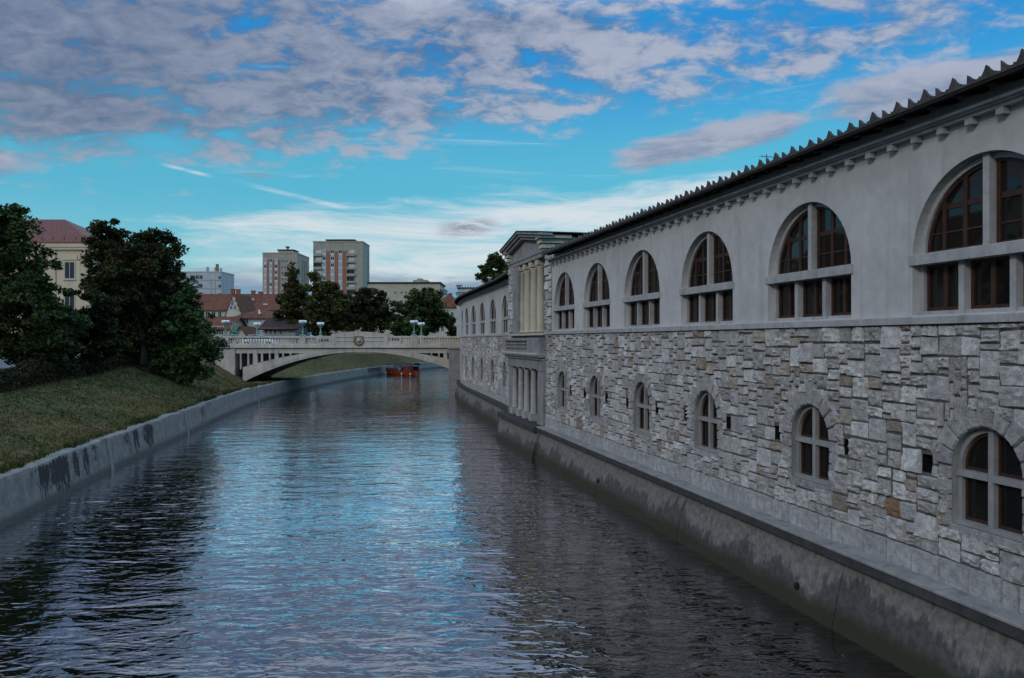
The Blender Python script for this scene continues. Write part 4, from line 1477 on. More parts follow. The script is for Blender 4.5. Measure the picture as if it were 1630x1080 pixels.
tree('broad_tree', 'dark round topped tree with sky showing through its crown', 59,
     [(240, 386, 30, 26), (262, 412, 30, 32), (228, 420, 30, 30), (270, 450, 30, 34), (240, 460, 36, 38), (282, 480, 22, 28), (255, 500, 36, 34)],
     (-25.3, bank_top(59)), M['leaf_dark'], 22750, 0.138, 0.480, 0.18, GT, warm=0.16)
sC = q_s_of_y(57); pC = QW(sC, 2.9, bank_z(sC, 2.9))
tree('bank_tree', 'light green drooping tree standing on the grass slope beside the bridge', pC[1],
     [(300, 462, 17, 24), (290, 495, 36, 32), (312, 520, 36, 26), (280, 535, 42, 34), (325, 548, 32, 22), (300, 570, 42, 24), (336, 560, 20, 14), (285, 592, 32, 20), (262, 570, 30, 30), (318, 588, 20, 14)],
     (pC[0], pC[2]), M['leaf_bright'], 26250, 0.129, 0.440, 0.13, GT, warm=0.03)
for Y_, px_, lab in ((31, -185, 'yellowing tree on the near left bank, mirrored in the hall windows'), (22, -345, 'yellowing tree standing nearest the viewer on the left bank')):
    X_ = (px_ - 815) / F * Y_; k_ = F / Y_
    tree('broad_tree', lab, Y_, [(px_, HZ - 3.2 * k_, 2.6 * k_, 2.4 * k_), (px_ - 1.2 * k_, HZ - 1.2 * k_, 2.2 * k_, 2.0 * k_), (px_ + 0.9 * k_, HZ - 1.4 * k_, 1.9 * k_, 2.2 * k_), (px_, HZ - 5.2 * k_, 1.6 * k_, 1.6 * k_)],
         (X_, bank_top(Y_)), M['leaf_olive'], 9000, 0.16, 0.55, 0.17, GT, warm=0.35)
GF = 'trees beyond the bridge'
tree('poplar', 'spiky olive tree with a narrow pointed top in front of the shorter tower block', 112,
     [(466, 436, 9, 15), (462, 458, 16, 16), (478, 470, 17, 17), (450, 478, 15, 16), (468, 492, 26, 22), (448, 508, 18, 20), (484, 515, 24, 22), (462, 522, 26, 18)],
     (-31.5, 4.4), M['leaf_olive'], 15750, 0.232, 0.640, 0.25, GF, warm=0.12)
sD = q_s_of_y(104); pD = QW(sD, 3.7, bank_z(sD, 3.7))
tree('leaning_tree', 'irregular dark tree on the far grass bank in front of the taller tower block', 106,
     [(498, 442, 9, 14), (504, 468, 15, 16), (524, 462, 15, 13), (540, 474, 12, 14), (512, 492, 26, 22), (540, 500, 24, 24), (518, 520, 28, 20)],
     (pD[0], pD[2]), M['leaf_olive'], 15750, 0.224, 0.624, 0.22, GF, warm=0.1)
tree('broad_tree', 'dark round tree right of the taller tower block beyond the bridge', 128,
     [(584, 474, 30, 18), (570, 495, 32, 24), (606, 500, 28, 26), (588, 512, 40, 22), (556, 512, 22, 24)],
     (-23.5, 4.3), M['leaf_dark'], 16625, 0.258, 0.720, 0.3, GF, warm=0.03)
tree('broad_tree', 'broad dark tree in front of the long beige block', 138,
     [(676, 472, 26, 16), (656, 486, 26, 20), (690, 488, 22, 22), (672, 502, 42, 26), (640, 505, 20, 24), (702, 512, 16, 20), (660, 522, 40, 14)],
     (-16.2, 4.3), M['leaf_green'], 18375, 0.267, 0.760, 0.3, GF, warm=0.05)
tree('bush', 'bright green bush behind the right pair of bridge lamps', 118,
     [(638, 520, 16, 14), (656, 514, 14, 13), (668, 524, 12, 10), (630, 530, 14, 8)],
     (-15.7, 4.4), M['leaf_bright'], 5600, 0.206, 0.480, 0.08, cat='bush')
tree('bush', 'low dark bush under the bridge arch on the far bank', 150,
     [(568, 566, 12, 6), (592, 568, 14, 6), (612, 565, 12, 5)],
     (-26.6, 2.6), M['leaf_dark'], 3850, 0.215, 0.480, 0.08, cat='bush')
tree('square_tree', 'leafy tree rising behind the market hall roof', 116,
     [(788, 414, 16, 14), (776, 428, 16, 12), (800, 424, 16, 16), (790, 444, 26, 14), (768, 442, 10, 9), (815, 445, 18, 20)],
     (-2.4, 3.9), M['leaf_green'], 11375, 0.189, 0.480, 0.22, warm=0.05)
tree('broad_tree', 'small tree with dark leaves at the foot of the cream gabled house', 150,
     [(716, 515, 8, 14), (722, 528, 7, 10)], (-11.5, 4.2), M['leaf_dark'], 2625, 0.258, 0.640, 0.12, GF)

# clipped hedge along the top of the bank
hd = thing('hedge', 'dark low hedge running along the top of the grass bank', 'hedge', QW(q_s_of_y(45), 6.6, bank_top(45)))
pts = []
for s in np.arange(q_s_of_y(16), q_s_of_y(69), 0.05):
    y = float(np.interp(s, QS, QY))
    hh_ = 0.95 + 0.2 * sin(s * 0.7) + 0.12 * sin(s * 2.1)
    for _ in range(22):
        o = 6.5 + RNG.uniform(-0.75, 0.6)
        z = RNG.random() ** 0.7 * hh_ * (1 - 0.25 * ((o - 6.5) / 0.75) ** 2)
        pts.append(np.array(QW(s + RNG.normal(0, 0.1), o, bank_z(s, min(o, BANKW)) + z + 0.05)))
pts = np.array(pts)
tn = RNG.uniform(0.6, 1.4, (len(pts), 1)) * np.where(RNG.random((len(pts), 1)) < 0.2, np.array([[1.5, 0.9, 0.6]]), np.ones((1, 3)))
np_mesh('foliage', leaf_quads(pts - np.array(hd.location), 0.10), 4, [M['leaf_hedge']], hd, tn)
mb = MB()
for s in np.arange(q_s_of_y(16), q_s_of_y(69), 0.8):
    p = Vector(QW(s, 6.6, bank_z(s, 6.4) - 0.1))
    mb.tube([p, p + Vector((0.05, 0.04, 0.5)), p + Vector((RNG.normal(0, .15), RNG.normal(0, .15), 0.9))], [0.03, 0.022, 0.01], 5)
mb.build('stems', M['bark'], hd, True)

# ------------------------------------------------------------------ bridge
BY = 79.5
KX = BY / F
bx = lambda px: (px - 815) * KX
bzv = lambda py: H + (HZ - py) * KX
SK = 0.045            # slight skew of the bridge to the picture
XC = bx(575)
HS = 186 * KX
z_cr = bzv(560.5); z_sp = z_cr - 48 * KX
intr = lambda x: z_cr - (z_cr - z_sp) * ((x - XC) / HS) ** 2
extr = lambda x: bzv(556.2) - 32 * KX * ((x - XC) / (197 * KX)) ** 2
DZ0, DZ1 = bzv(554.0), bzv(549.2)      # cornice under the parapet
RAIL = bzv(535.6)
BW = 9.0
bridge = thing('stone_bridge', 'pale concrete arch bridge with balustrade crossing the river', 'bridge', (XC, BY, 0), SK)
# local frame: x right along the bridge, y away from the camera
X0L, X1L = bx(318) - XC, bx(800) - XC
IN = lambda x: intr(x + XC); EX = lambda x: extr(x + XC)
lx = lambda px: bx(px) - XC
mb = MB()
n = 48
xs = np.linspace(-HS, HS, n + 1)
for i in range(n):
    a, b_ = xs[i], xs[i + 1]
    ea, eb = min(EX(a), DZ0 - .02), min(EX(b_), DZ0 - .02)
    q = [(a, 0, IN(a)), (b_, 0, IN(b_)), (b_, 0, eb), (a, 0, ea)]
    r = [(x, BW, z) for x, y, z in q]
    mb.add(q + r, [(0, 1, 2, 3), (7, 6, 5, 4), (3, 2, 6, 7)], 0)
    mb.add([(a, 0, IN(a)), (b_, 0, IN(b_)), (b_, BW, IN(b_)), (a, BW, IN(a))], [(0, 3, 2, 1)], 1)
    # raised archivolt bands on the face
    for t0, t1, pr in ((0.0, 0.16, 0.07), (0.2, 0.32, 0.04)):
        q = [(a, -pr, IN(a) + t0), (b_, -pr, IN(b_) + t0), (b_, -pr, IN(b_) + t1), (a, -pr, IN(a) + t1)]
        r = [(x, 0.0, z) for x, y, z in q]
        mb.add(q + r, [(0, 1, 2, 3), (0, 4, 5, 1), (3, 2, 6, 7)], 0)
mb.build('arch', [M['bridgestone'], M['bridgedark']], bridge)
# spandrel: deck beam, colonnettes and recess sheet painted dark as shade
mb = MB()
ztop = bzv(562.6)
mb.box(X0L, X1L, 0.02, BW - 0.02, ztop + 0.0, DZ0)
def opening_row(pxs):
    for a, b_ in pxs: pass
ops_l = [(378, 384.5), (386.5, 396.3), (398.5, 404.8), (411.8, 417.3), (420, 429.8), (432, 438.5), (444.6, 450.8), (453, 462.5), (464.5, 467)]
ops_r = [(1150 - b_, 1150 - a) for a, b_ in ops_l][::-1]
for ops_ in (ops_l, ops_r):
    ed = [lx(o[0]) for o in ops_] + [lx(o[1]) for o in ops_]
    lo_x, hi_x = min(ed), max(ed)
    inner = sorted(ops_)
    cuts = [(inner[i][1], inner[i + 1][0]) for i in range(len(inner) - 1)]
    for a, b_ in cuts:
        a, b_ = lx(a), lx(b_)
        zb_ = min(EX(a), EX(b_)) - 0.1
        if zb_ < ztop: mb.box(a, b_, 0.0 if b_ - a < .3 else -0.03, 0.35, zb_, ztop)
        if b_ - a > 0.35: mb.box(a + 0.03, b_ - 0.03, -0.06, -0.02, ztop - 0.05, ztop + 0.32)   # masks over the piers
mb.build('spandrel', M['bridgestone'], bridge)
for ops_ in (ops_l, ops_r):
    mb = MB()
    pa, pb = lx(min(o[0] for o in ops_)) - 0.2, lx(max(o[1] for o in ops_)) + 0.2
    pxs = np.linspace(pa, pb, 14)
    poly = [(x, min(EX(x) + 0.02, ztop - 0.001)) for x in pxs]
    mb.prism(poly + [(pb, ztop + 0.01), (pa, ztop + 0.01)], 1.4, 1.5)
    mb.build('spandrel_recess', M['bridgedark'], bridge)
# abutments
mb = MB()
mb.box(X0L - 6, lx(377), 0.03, BW, -0.5, ztop)
mb.box(lx(370.5), lx(377), -0.10, 0.04, 0.6, DZ0 - 0.03)
mb.build('abutment', M['bridgestone'], bridge)
mb = MB(); mb.box(lx(773), X1L + 4, 0.03, BW, -1.0, ztop)
mb.build('abutment', M['bridgestone'], bridge)
mb = MB()
mb.box(lx(714.5), lx(740), -1.2, -0.09, -1, DZ0 - 0.12); mb.box(lx(712.5), lx(742), -1.32, -0.07, DZ0 - 0.12, DZ0 + 0.04)
mb.build('bank_pier', M['greystone'], bridge)
# cornice, base course, rail
mb = MB()
mb.box(X0L - 6, X1L + 4, -0.22, BW + 0.22, DZ0, DZ0 + 0.10)
mb.box(X0L - 6, X1L + 4, -0.14, BW + 0.14, DZ0 + 0.10, DZ1)
mb.build('deck_cornice', M['bridgestone'], bridge)
mb = MB()
def pier(a, b_, zt_, y0=-0.12, y1=0.42):
    mb.bbox(lx(a), lx(b_), y0, y1, DZ1, zt_, 0.03)
rows = [(-0.02, 0.3), (BW - 0.3, BW + 0.02)]
RB, RT = bzv(547.6), bzv(538.4)
for ri, (y0, y1) in enumerate(rows):
    if ri:
        mb.build('parapet', M['bridgestone'], bridge); mb = MB()
    for a, b_ in ((300, 340), (367, 478), (487, 504.5), (637, 653.5), (664, 800)):
        mb.box(lx(a), lx(b_), y0, y1, DZ1, RB)
        mb.bbox(lx(a), lx(b_), y0 - 0.07, y1 + 0.07, RT, RAIL, 0.03)
for a, b_ in ((477.5, 487.5), (653, 664.5)): pier(a, b_, RAIL + 0.06, BW - 0.42, BW + 0.12)
mb.build('far_parapet', M['bridgestone'], bridge)
for a, b_ in ((340, 367), (477.5, 487.5), (653, 664.5)):
    mb = MB(); pier(a, b_, RAIL + 0.06); mb.build('parapet_pier', M['bridgestone'], bridge)
mb = MB()
pier(503.5, 527, RAIL + 0.02, -0.06, 0.36); pier(617, 638, RAIL + 0.02, -0.06, 0.36); mb.box(lx(617), lx(625), -0.05, 0.34, RAIL + 0.02, bzv(532.6))
mb.build('date_panels', M['bridgestone'], bridge); mb = MB()
# raised middle block with a gently curved top
n = 16
poly = [(lx(527.5) + (lx(617) - lx(527.5)) * i / n, bzv(532.4) + (bzv(528.2) - bzv(532.4)) * (1 - (2 * i / n - 1) ** 2)) for i in range(n + 1)]
mb.prism([(lx(527.5), DZ1), (lx(617), DZ1)] + poly[::-1], -0.14, 0.5)
for a, b_, z0, z1 in ((536, 610, 543.6, 542.6), (536, 610, 537.3, 536.5)):
    mb.box(lx(a), lx(b_), -0.19, -0.142, bzv(z0), bzv(z1))
mb.build('crest_block', M['bridgestone'], bridge)
# balusters
bal = None; cnt = 0
spans = [(367, 477.5), (487.5, 503.5), (638, 653), (664.5, 745)]
for a, b_ in spans:
    m_ = int(round((lx(b_) - lx(a)) / 0.265))
    for i in range(m_):
        x = lx(a) + (lx(b_) - lx(a)) * (i + 0.5) / m_
        if bal is None:
            mb = MB(); hh_ = RT - RB
            mb.lathe([(0.085, 0), (0.085, .06 * hh_), (0.05, .12 * hh_), (0.095, .35 * hh_), (0.05, .75 * hh_), (0.05, .88 * hh_), (0.085, .92 * hh_), (0.085, hh_)], (0, 0, 0), 8)
            bal = o = mb.build('baluster', M['bridgestone'], bridge)
        else:
            o = bal.copy(); COL.objects.link(o); o.parent = bridge
        o.location = (x, 0.14, RB); cnt += 1
print('balusters', cnt)
mb = MB()   # far balustrade is one simple run
x = lx(367)
while x < lx(745):
    if not (lx(500) < x < lx(640)): mb.box(x - 0.06, x + 0.06, BW - 0.2, BW - 0.08, RB, RT)
    x += 0.27
mb.box(lx(503), lx(640), BW - 0.3, BW - 0.02, DZ1, RAIL)
mb.build('far_balustrade', M['bridgestone'], bridge)
mb = MB(); mb.box(X0L - 6, X1L + 4, 0.32, BW - 0.32, DZ0 + 0.1, DZ0 + 0.105)
mb.build('deck', M['asphalt'], bridge)


def text_mesh(body, size, depth, mat, parent, loc, name):
    cu = bpy.data.curves.new(name, 'FONT'); cu.body = body; cu.size = size; cu.extrude = depth; cu.align_x = 'CENTER'; cu.align_y = 'CENTER'; cu.offset = 0.012
    tmp = bpy.data.objects.new(name + '_curve', cu); COL.objects.link(tmp)
    bpy.context.view_layer.update()
    me = bpy.data.meshes.new_from_object(tmp.evaluated_get(bpy.context.evaluated_depsgraph_get()))
    bpy.data.objects.remove(tmp); bpy.data.curves.remove(cu)
    me.materials.clear(); me.materials.append(mat); me.name = name
    o = bpy.data.objects.new(name, me); COL.objects.link(o)
    o.parent = parent; o.location = loc; o.rotation_euler = (pi / 2, 0, 0)
    return o


text_mesh('1 8 4 8', 0.36, 0.02, M['lettering'], bridge, (lx(515.6), -0.075, bzv(542.2)), 'date_lettering')
text_mesh('1 8 8 8', 0.36, 0.02, M['lettering'], bridge, (lx(627), -0.075, bzv(540.6)), 'date_lettering')
mb = MB()
wc = (lx(571.3), -0.18, bzv(542.3)); R_ = 0.43
pth = [(wc[0] + R_ * sin(a), -0.20, wc[2] - R_ * cos(a)) for a in np.linspace(-2.4, 2.4, 28)]
mb.tube(pth, [0.05 + 0.06 * cos(a / 2.4 * 1.4) for a in np.linspace(-2.4, 2.4, 28)], 7)
for a in np.linspace(-2.3, 2.3, 22):
    c = Vector((wc[0] + R_ * sin(a), -0.24, wc[2] - R_ * cos(a)))
    for e in (-1, 1):
        d = Vector((cos(a) * np.sign(a) * 0.09 + sin(a) * e * 0.1, -0.02, sin(a) * np.sign(a) * 0.09 - cos(a) * e * 0.1))
        s_w = Vector((d.z, 0, -d.x)) * 0.3
        mb.add([c, c + d * .5 + s_w, c + d, c + d * .5 - s_w], [(0, 1, 2, 3)])
mb.build('wreath', M['gold'], bridge)
mb = MB()
mb.sphere((wc[0], -0.17, wc[2]), 0.22, 8)
mb.box(wc[0] - 0.45, wc[0] + 0.45, -0.2, -0.14, bzv(536.2), bzv(534.9))
mb.build('medallion', M['bridgestone'], bridge)
mb = MB()
for i in range(5):
    x = wc[0] - 0.4 + 0.2 * i
    mb.box(x - 0.06, x + 0.06, -0.23, -0.2, bzv(536.1), bzv(535.0))
mb.build('garland', M['lettering'], bridge)


def bridge_pt(px, yoff, z=0.0):
    v = Matrix.Rotation(SK, 3, 'Z') @ Vector((lx(px), yoff, z))
    return Vector((XC, BY, 0)) + v


def make_lamp():
    r = thing('globe_lamp', 'green copper candelabra with white globes', 'street lamp')
    mb = MB()
    mb.lathe([(0.27, 0), (0.27, 0.04), (0.22, 0.08), (0.09, 0.14), (0.08, 0.24), (0.16, 0.29), (0.16, 0.33), (0.07, 0.40), (0.055, 0.6), (0.05, 1.05), (0.08, 1.10), (0.08, 1.14), (0.03, 1.2)], (0, 0, 0), 12)
    mb.build('lamp_post', M['copper'], r)
    mb = MB()
    for k in range(4):
        a = pi / 2 * k
        q = [(0.03 * cos(a), 0.03 * sin(a), 0.86), (0.12 * cos(a), 0.12 * sin(a), 0.92), (0.21 * cos(a), 0.21 * sin(a), 1.04), (0.22 * cos(a), 0.22 * sin(a), 1.16)]
        mb.tube(q, [0.02, 0.02, 0.02, 0.03], 6)
        mb.lathe([(0.05, 0), (0.09, 0.03), (0.06, 0.06)], (0.22 * cos(a), 0.22 * sin(a), 1.13), 10)
    ring = [(0.21 * cos(a), 0.21 * sin(a), 1.1) for a in np.linspace(0, 2 * pi, 17)]
    mb.tube(ring, 0.025, 5)
    mb.build('lamp_arms', M['copper'], r)
    for k in range(4):
        a = pi / 2 * k
        mb = MB(); mb.sphere((0.225 * cos(a), 0.225 * sin(a), 1.31), 0.145, 10)
        mb.build('globe', M['globe'], r)
    return r


lamps = [(482.5, 0.15, RAIL + 0.06, 'copper globe lamp on the near parapet pier, left of the carved date 1848'),
         (482.5 + 1, BW - 0.15, RAIL + 0.06, 'copper globe lamp on the far parapet, standing right behind the carved date 1848'),
         (658.5, 0.15, RAIL + 0.06, 'taller looking copper globe lamp of the right pair on the bridge'),
         (658.5 + 2, BW - 0.15, RAIL + 0.06, 'lower looking copper globe lamp half hidden behind the other of the right pair'),
         (361.5, 0.15, RAIL + 0.06, 'copper globe lamp on the bridge end beside the green dragon statue'),
         (373, BW - 0.15, RAIL + 0.02, 'globe lamp standing alone in front of the pale green house wall')]
lamp0 = make_lamp()
for i, (px, yo, z, lab) in enumerate(lamps):
    o = lamp0 if i == 0 else copy_tree(lamp0)
    o.location = bridge_pt(px, yo, z); o['label'] = lab; o['group'] = 'globe lamps on the bridge'
    o.scale = (1.12, 1.12, 1.06)
    o.rotation_euler = (0, 0, SK)

# dragon statue on the bridge end
dg = thing('dragon_statue', 'green copper winged dragon statue on the left end of the bridge parapet', 'statue', bridge_pt(372.5, 0.45, RAIL + 0.06), 0.2)
mb = MB()
mb.bbox(-0.45, 0.45, -0.28, 0.28, -0.0, 0.16, 0.03)
mb.tube([(0.50, 0, 0.20), (0.30, 0.05, 0.26), (0.08, 0, 0.40), (-0.10, 0, 0.68), (-0.14, 0, 0.92), (-0.08, 0, 1.10), (-0.14, 0, 1.24), (-0.26, 0, 1.27), (-0.42, 0, 1.20)], [0.04, 0.12, 0.21, 0.20, 0.15, 0.09, 0.09, 0.10, 0.03], 10)
for e in (-1, 1):
    mb.tube([(-0.12, 0.13 * e, 0.72), (-0.26, 0.17 * e, 0.5), (-0.30, 0.16 * e, 0.16)], [0.08, 0.06, 0.05], 7)
    mb.tube([(0.12, 0.16 * e, 0.45), (-0.05, 0.22 * e, 0.36), (0.0, 0.2 * e, 0.16)], [0.12, 0.09, 0.05], 7)
    mb.tube([(-0.22, 0.05 * e, 1.32), (-0.14, 0.09 * e, 1.42)], [0.025, 0.006], 5)
mb.build('body', M['copper'], dg)
for e in (-1, 1):
    mb = MB()
    q = [(-0.06, 0.10 * e, 0.88), (0.12, 0.30 * e, 1.32), (0.26, 0.36 * e, 1.12), (0.33, 0.34 * e, 0.92), (0.34, 0.28 * e, 0.66), (0.20, 0.16 * e, 0.52)]
    q2 = [(x + 0.02, y + 0.03 * e, z) for x, y, z in q]
    mb.add(q + q2, [tuple(range(6)), tuple(range(11, 5, -1))] + [(i, (i + 1) % 6, (i + 1) % 6 + 6, i + 6) for i in range(6)])
    mb.build('wing', M['copper'], dg)
mb = MB(); mb.tube([(0.48, 0, 0.2), (0.60, -0.05, 0.26), (0.62, -0.12, 0.42), (0.55, -0.1, 0.52)], [0.05, 0.04, 0.03, 0.01], 6)
mb.build('tail', M['copper'], dg)
# ------------------------------------------------------------------ buildings
WINC = {}


def add_window(parent, x, z, w, h, face='front', depth=0.0, frame='winwhite', pane='farglass', sill=False, y=0.0, rec=0.0):
    """window part (frame) with a pane sub-part; the mesh is shared by equal windows"""
    key = (round(w, 2), round(h, 2), frame, pane, sill)
    if key not in WINC:
        mb = MB(); f = min(0.09, w * 0.12)
        mb.box(-w / 2, -w / 2 + f, -0.05, 0.03, 0, h); mb.box(w / 2 - f, w / 2, -0.05, 0.03, 0, h)
        mb.box(-w / 2 + f, w / 2 - f, -0.05, 0.03, 0, f); mb.box(-w / 2 + f, w / 2 - f, -0.05, 0.03, h - f, h)
        mb.box(-f / 3, f / 3, -0.035, 0.03, f, h - f)
        if sill: mb.box(-w / 2 - 0.1, w / 2 + 0.1, -0.16, 0.02, -0.12, 0.0)
        o = mb.build('window', M[frame])
        g = MB(); g.box(-w / 2 + f, w / 2 - f, -0.02, 0.02, f, h - f); g.build('pane', M[pane], o)
        WINC[key] = o; first = True
    else:
        first = False
    o = WINC[key] if first else copy_tree(WINC[key])
    o.parent = parent
    if face == 'front': o.location = (x, y - 0.01, z); o.rotation_euler = (0, 0, 0)
    elif face == 'right': o.location = (y + 0.01, x, z); o.rotation_euler = (0, 0, pi / 2)
    elif face == 'left': o.location = (y - 0.01, x, z); o.rotation_euler = (0, 0, -pi / 2)
    return o


def roof_mesh(mb, w, d, ze, zr, kind, oh, mi=0):
    x0, x1, y0, y1 = -oh, w + oh, -oh, d + oh
    t = 0.14
    if kind == 'hip':
        r = min(w, d) / 2 + oh
        if w >= d: a, b_ = (x0 + r, d / 2, zr), (x1 - r, d / 2, zr)
        else: a, b_ = (w / 2, y0 + r, zr), (w / 2, y1 - r, zr)
        c = [(x0, y0, ze), (x1, y0, ze), (x1, y1, ze), (x0, y1, ze)]
        cb = [(x, y, z - t) for x, y, z in c]
        if w >= d: fs = [(0, 1, 5, 4), (1, 2, 5), (2, 3, 4, 5), (3, 0, 4)]
        else: fs = [(0, 1, 4), (1, 2, 5, 4), (2, 3, 5), (3, 0, 4, 5)]
        vs = c + [a, b_] + cb
        fs = fs + [(0, 6, 7, 1), (1, 7, 8, 2), (2, 8, 9, 3), (3, 9, 6, 0), (6, 9, 8, 7)]
        mb.add(vs, fs, mi)
    elif kind == 'gable_x':     # ridge runs along x, gables at the two ends
        sl_ = (zr - ze) / (d / 2); zl = ze - oh * sl_
        v = []
        for x in (x0, x1):
            v += [(x, y0, zl), (x, d / 2, zr), (x, y1, zl), (x, y1, zl - t), (x, d / 2, zr - t), (x, y0, zl - t)]
        mb.add(v, [(0, 6, 7, 1), (1, 7, 8, 2), (3, 4, 10, 9), (4, 5, 11, 10), (0, 5, 11, 6), (2, 8, 9, 3), (0, 1, 4, 5), (1, 2, 3, 4), (6, 11, 10, 7), (7, 10, 9, 8)], mi)
    elif kind == 'gable_y':     # ridge runs away from the viewer, gable on the front
        sl_ = (zr - ze) / (w / 2); zl = ze - oh * sl_
        v = []
        for y in (y0, y1):
            v += [(x0, y, zl), (w / 2, y, zr), (x1, y, zl), (x1, y, zl - t), (w / 2, y, zr - t), (x0, y, zl - t)]
        mb.add(v, [(0, 1, 7, 6), (1, 2, 8, 7), (3, 9, 10, 4), (4, 10, 11, 5), (0, 6, 11, 5), (2, 3, 9, 8), (0, 5, 4, 1), (1, 4, 3, 2), (6, 7, 10, 11), (7, 8, 9, 10)], mi)
    elif kind == 'flat':
        mb.box(x0, x1, y0, y1, ze, ze + 0.4, mi)


def house(name, label, cat, loc, rz, w, d, he, hr, kind, wall, roof, oh=0.4, wins=(), chims=(), group=None, frame='winwhite', sill=False):
    t_ = thing(name, label, cat, loc, rz, group)
    mb = MB()
    if kind == 'gable_x':
        for x0, x1 in ((0, w),):
            mb.box(0, w, 0, d, -1.5, he - 0.14)
            for x in (0.0, w - 0.25):
                v = [(x, 0, he - 0.14), (x, d, he - 0.14), (x, d / 2, hr - 0.14), (x + 0.25, 0, he - 0.14), (x + 0.25, d, he - 0.14), (x + 0.25, d / 2, hr - 0.14)]
                mb.add(v, [(0, 1, 2), (3, 5, 4), (0, 2, 5, 3), (1, 4, 5, 2)])
    elif kind == 'gable_y':
        mb.box(0, w, 0, d, -1.5, he - 0.14)
        for y in (0.0, d - 0.25):
            v = [(0, y, he - 0.14), (w, y, he - 0.14), (w / 2, y, hr - 0.14), (0, y + 0.25, he - 0.14), (w, y + 0.25, he - 0.14), (w / 2, y + 0.25, hr - 0.14)]
            mb.add(v, [(0, 1, 2), (3, 5, 4), (0, 2, 5, 3), (1, 4, 5, 2)])
    else:
        mb.box(0, w, 0, d, -1.5, he - 0.02)
    mb.build('wall', M[wall], t_)
    mb = MB(); roof_mesh(mb, w, d, he, hr, kind, oh)
    rf = mb.build('roof', M[roof], t_)
    for x, y, z, hh_ in chims:
        mb = MB(); mb.box(x - 0.35, x + 0.35, y - 0.3, y + 0.3, z, z + hh_); mb.box(x - 0.42, x + 0.42, y - 0.37, y + 0.37, z + hh_, z + hh_ + 0.15)
        mb.build('chimney', M['chimney'], rf)
    for q in wins:
        face, x, z, ww, wh = q
        add_window(t_, x, z, ww, wh, face, frame=frame, sill=sill, y=(w if face == 'right' else 0.0))
    return t_


def loc_of(px, Y, z=3.5): return ((px - 815) / F * Y, Y, z)


# yellow building with the red metal hip roof, far left
Y = 95; k = Y / F
x1 = (143 - 815) * k; w_ = 25.0
zg = 3.3
he = H + (HZ - 386) * k - zg; hr = H + (HZ - 336) * k - zg
wins = []
for i in range(6):
    for z in (he - 4.4, he - 8.2, he - 12):
        wins.append(('front', w_ - 2.4 - 4.0 * i, z, 1.3, 2.1))
for i in range(4):
    for z in (he - 4.4, he - 8.2): wins.append(('right', 2.2 + 3.4 * i, z, 1.3, 2.1))
yb = house('yellow_building', 'yellow building with a red metal hipped roof behind the tall left trees', 'building', (x1 - w_, Y, zg), 0, w_, 13.6, he, hr, 'hip', 'yellowwall', 'roofmetal', 0.5, wins, frame='creamwall', sill=True)
mb = MB()
for i in range(7): mb.box(w_ - 0.9 - 4.0 * i, w_ - 0.05 - 4.0 * i, -0.16, -0.005, -1, he - 0.9)
mb.box(-0.2, w_ + 0.2, -0.3, -0.004, he - 0.9, he - 0.6); mb.box(-0.3, w_ + 0.3, -0.42, -0.004, he - 0.6, he - 0.15)
for i in range(6): mb.box(w_ - 3.3 - 4.0 * i, w_ - 1.5 - 4.0 * i, -0.12, -0.004, he - 2.1, he - 1.5)
mb.build('pilaster_order', M['yellowwall'], yb)
mb = MB()
for i in range(int(w_ / 0.45)):      # standing seams and snow guards
    x = 0.2 + i * 0.45; r = 13.6 / 2 + 0.5
    top = min(1.0, min(x + 0.5, w_ + 0.5 - x) / r)
    a = Vector((x, -0.5, he + 0.02)); b_ = Vector((x, -0.5 + r * top, he + (hr - he) * top + 0.02))
    mb.tube([a, b_], 0.025, 4)
    if i % 3 == 0: mb.box(x - 0.06, x + 0.06, 0.2, 0.3, he + 0.1 * (hr - he), he + 0.1 * (hr - he) + 0.28)
mb.build('roof_seams', M['roofmetal'], yb)

# orange house behind the trees
house('orange_house', 'orange walled house seen between the tree trunks left of the bridge', 'house', loc_of(222, 86, 3.6), 0, 4.6, 8, 3.2, 5.0, 'gable_x', 'orangewall', 'roofred', 0.3,
      [('front', 1.0, 0.6, 0.9, 1.3), ('front', 2.6, 0.6, 0.9, 1.3)])
# houses on the left bank outside the frame on the left, seen mirrored in the hall's window glass
house('bank_house', 'cream house with a steep red roof on the left bank, mirrored in the hall windows', 'house', (-44, 14, 2.9), pi / 2, 18, 12, 9.5, 15.5, 'gable_x', 'yellowwall', 'roofred', 0.5,
      [('front', 2 + 3.2 * i, z, 1.2, 1.8) for i in range(5) for z in (1.2, 4.4, 7.2)], [(4, 4, 12.6, 2.2), (12, 4, 12.6, 2.2)])
house('bank_house', 'long ochre house with a tall red roof, mirrored in the hall windows', 'house', (-47, 51, 2.9), pi / 2, 20, 12, 8.5, 14.6, 'gable_x', 'yellowwall', 'roofred', 0.5,
      [('front', 2 + 3.2 * i, z, 1.2, 1.8) for i in range(6) for z in (1.2, 4.4, 7.6)], [(4, 4, 11.5, 2.2), (15, 4, 11.5, 2.2)])
house('bank_house', 'yellow gabled house beside the cream one on the left bank, mirrored in the hall windows', 'house', (-46, 38, 2.9), pi / 2, 12, 12, 9.0, 15.0, 'gable_y', 'yellowwall', 'roofred', 0.4,
      [('front', 2 + 2.7 * i, z, 1.1, 1.7) for i in range(4) for z in (1.2, 4.2, 6.8)])

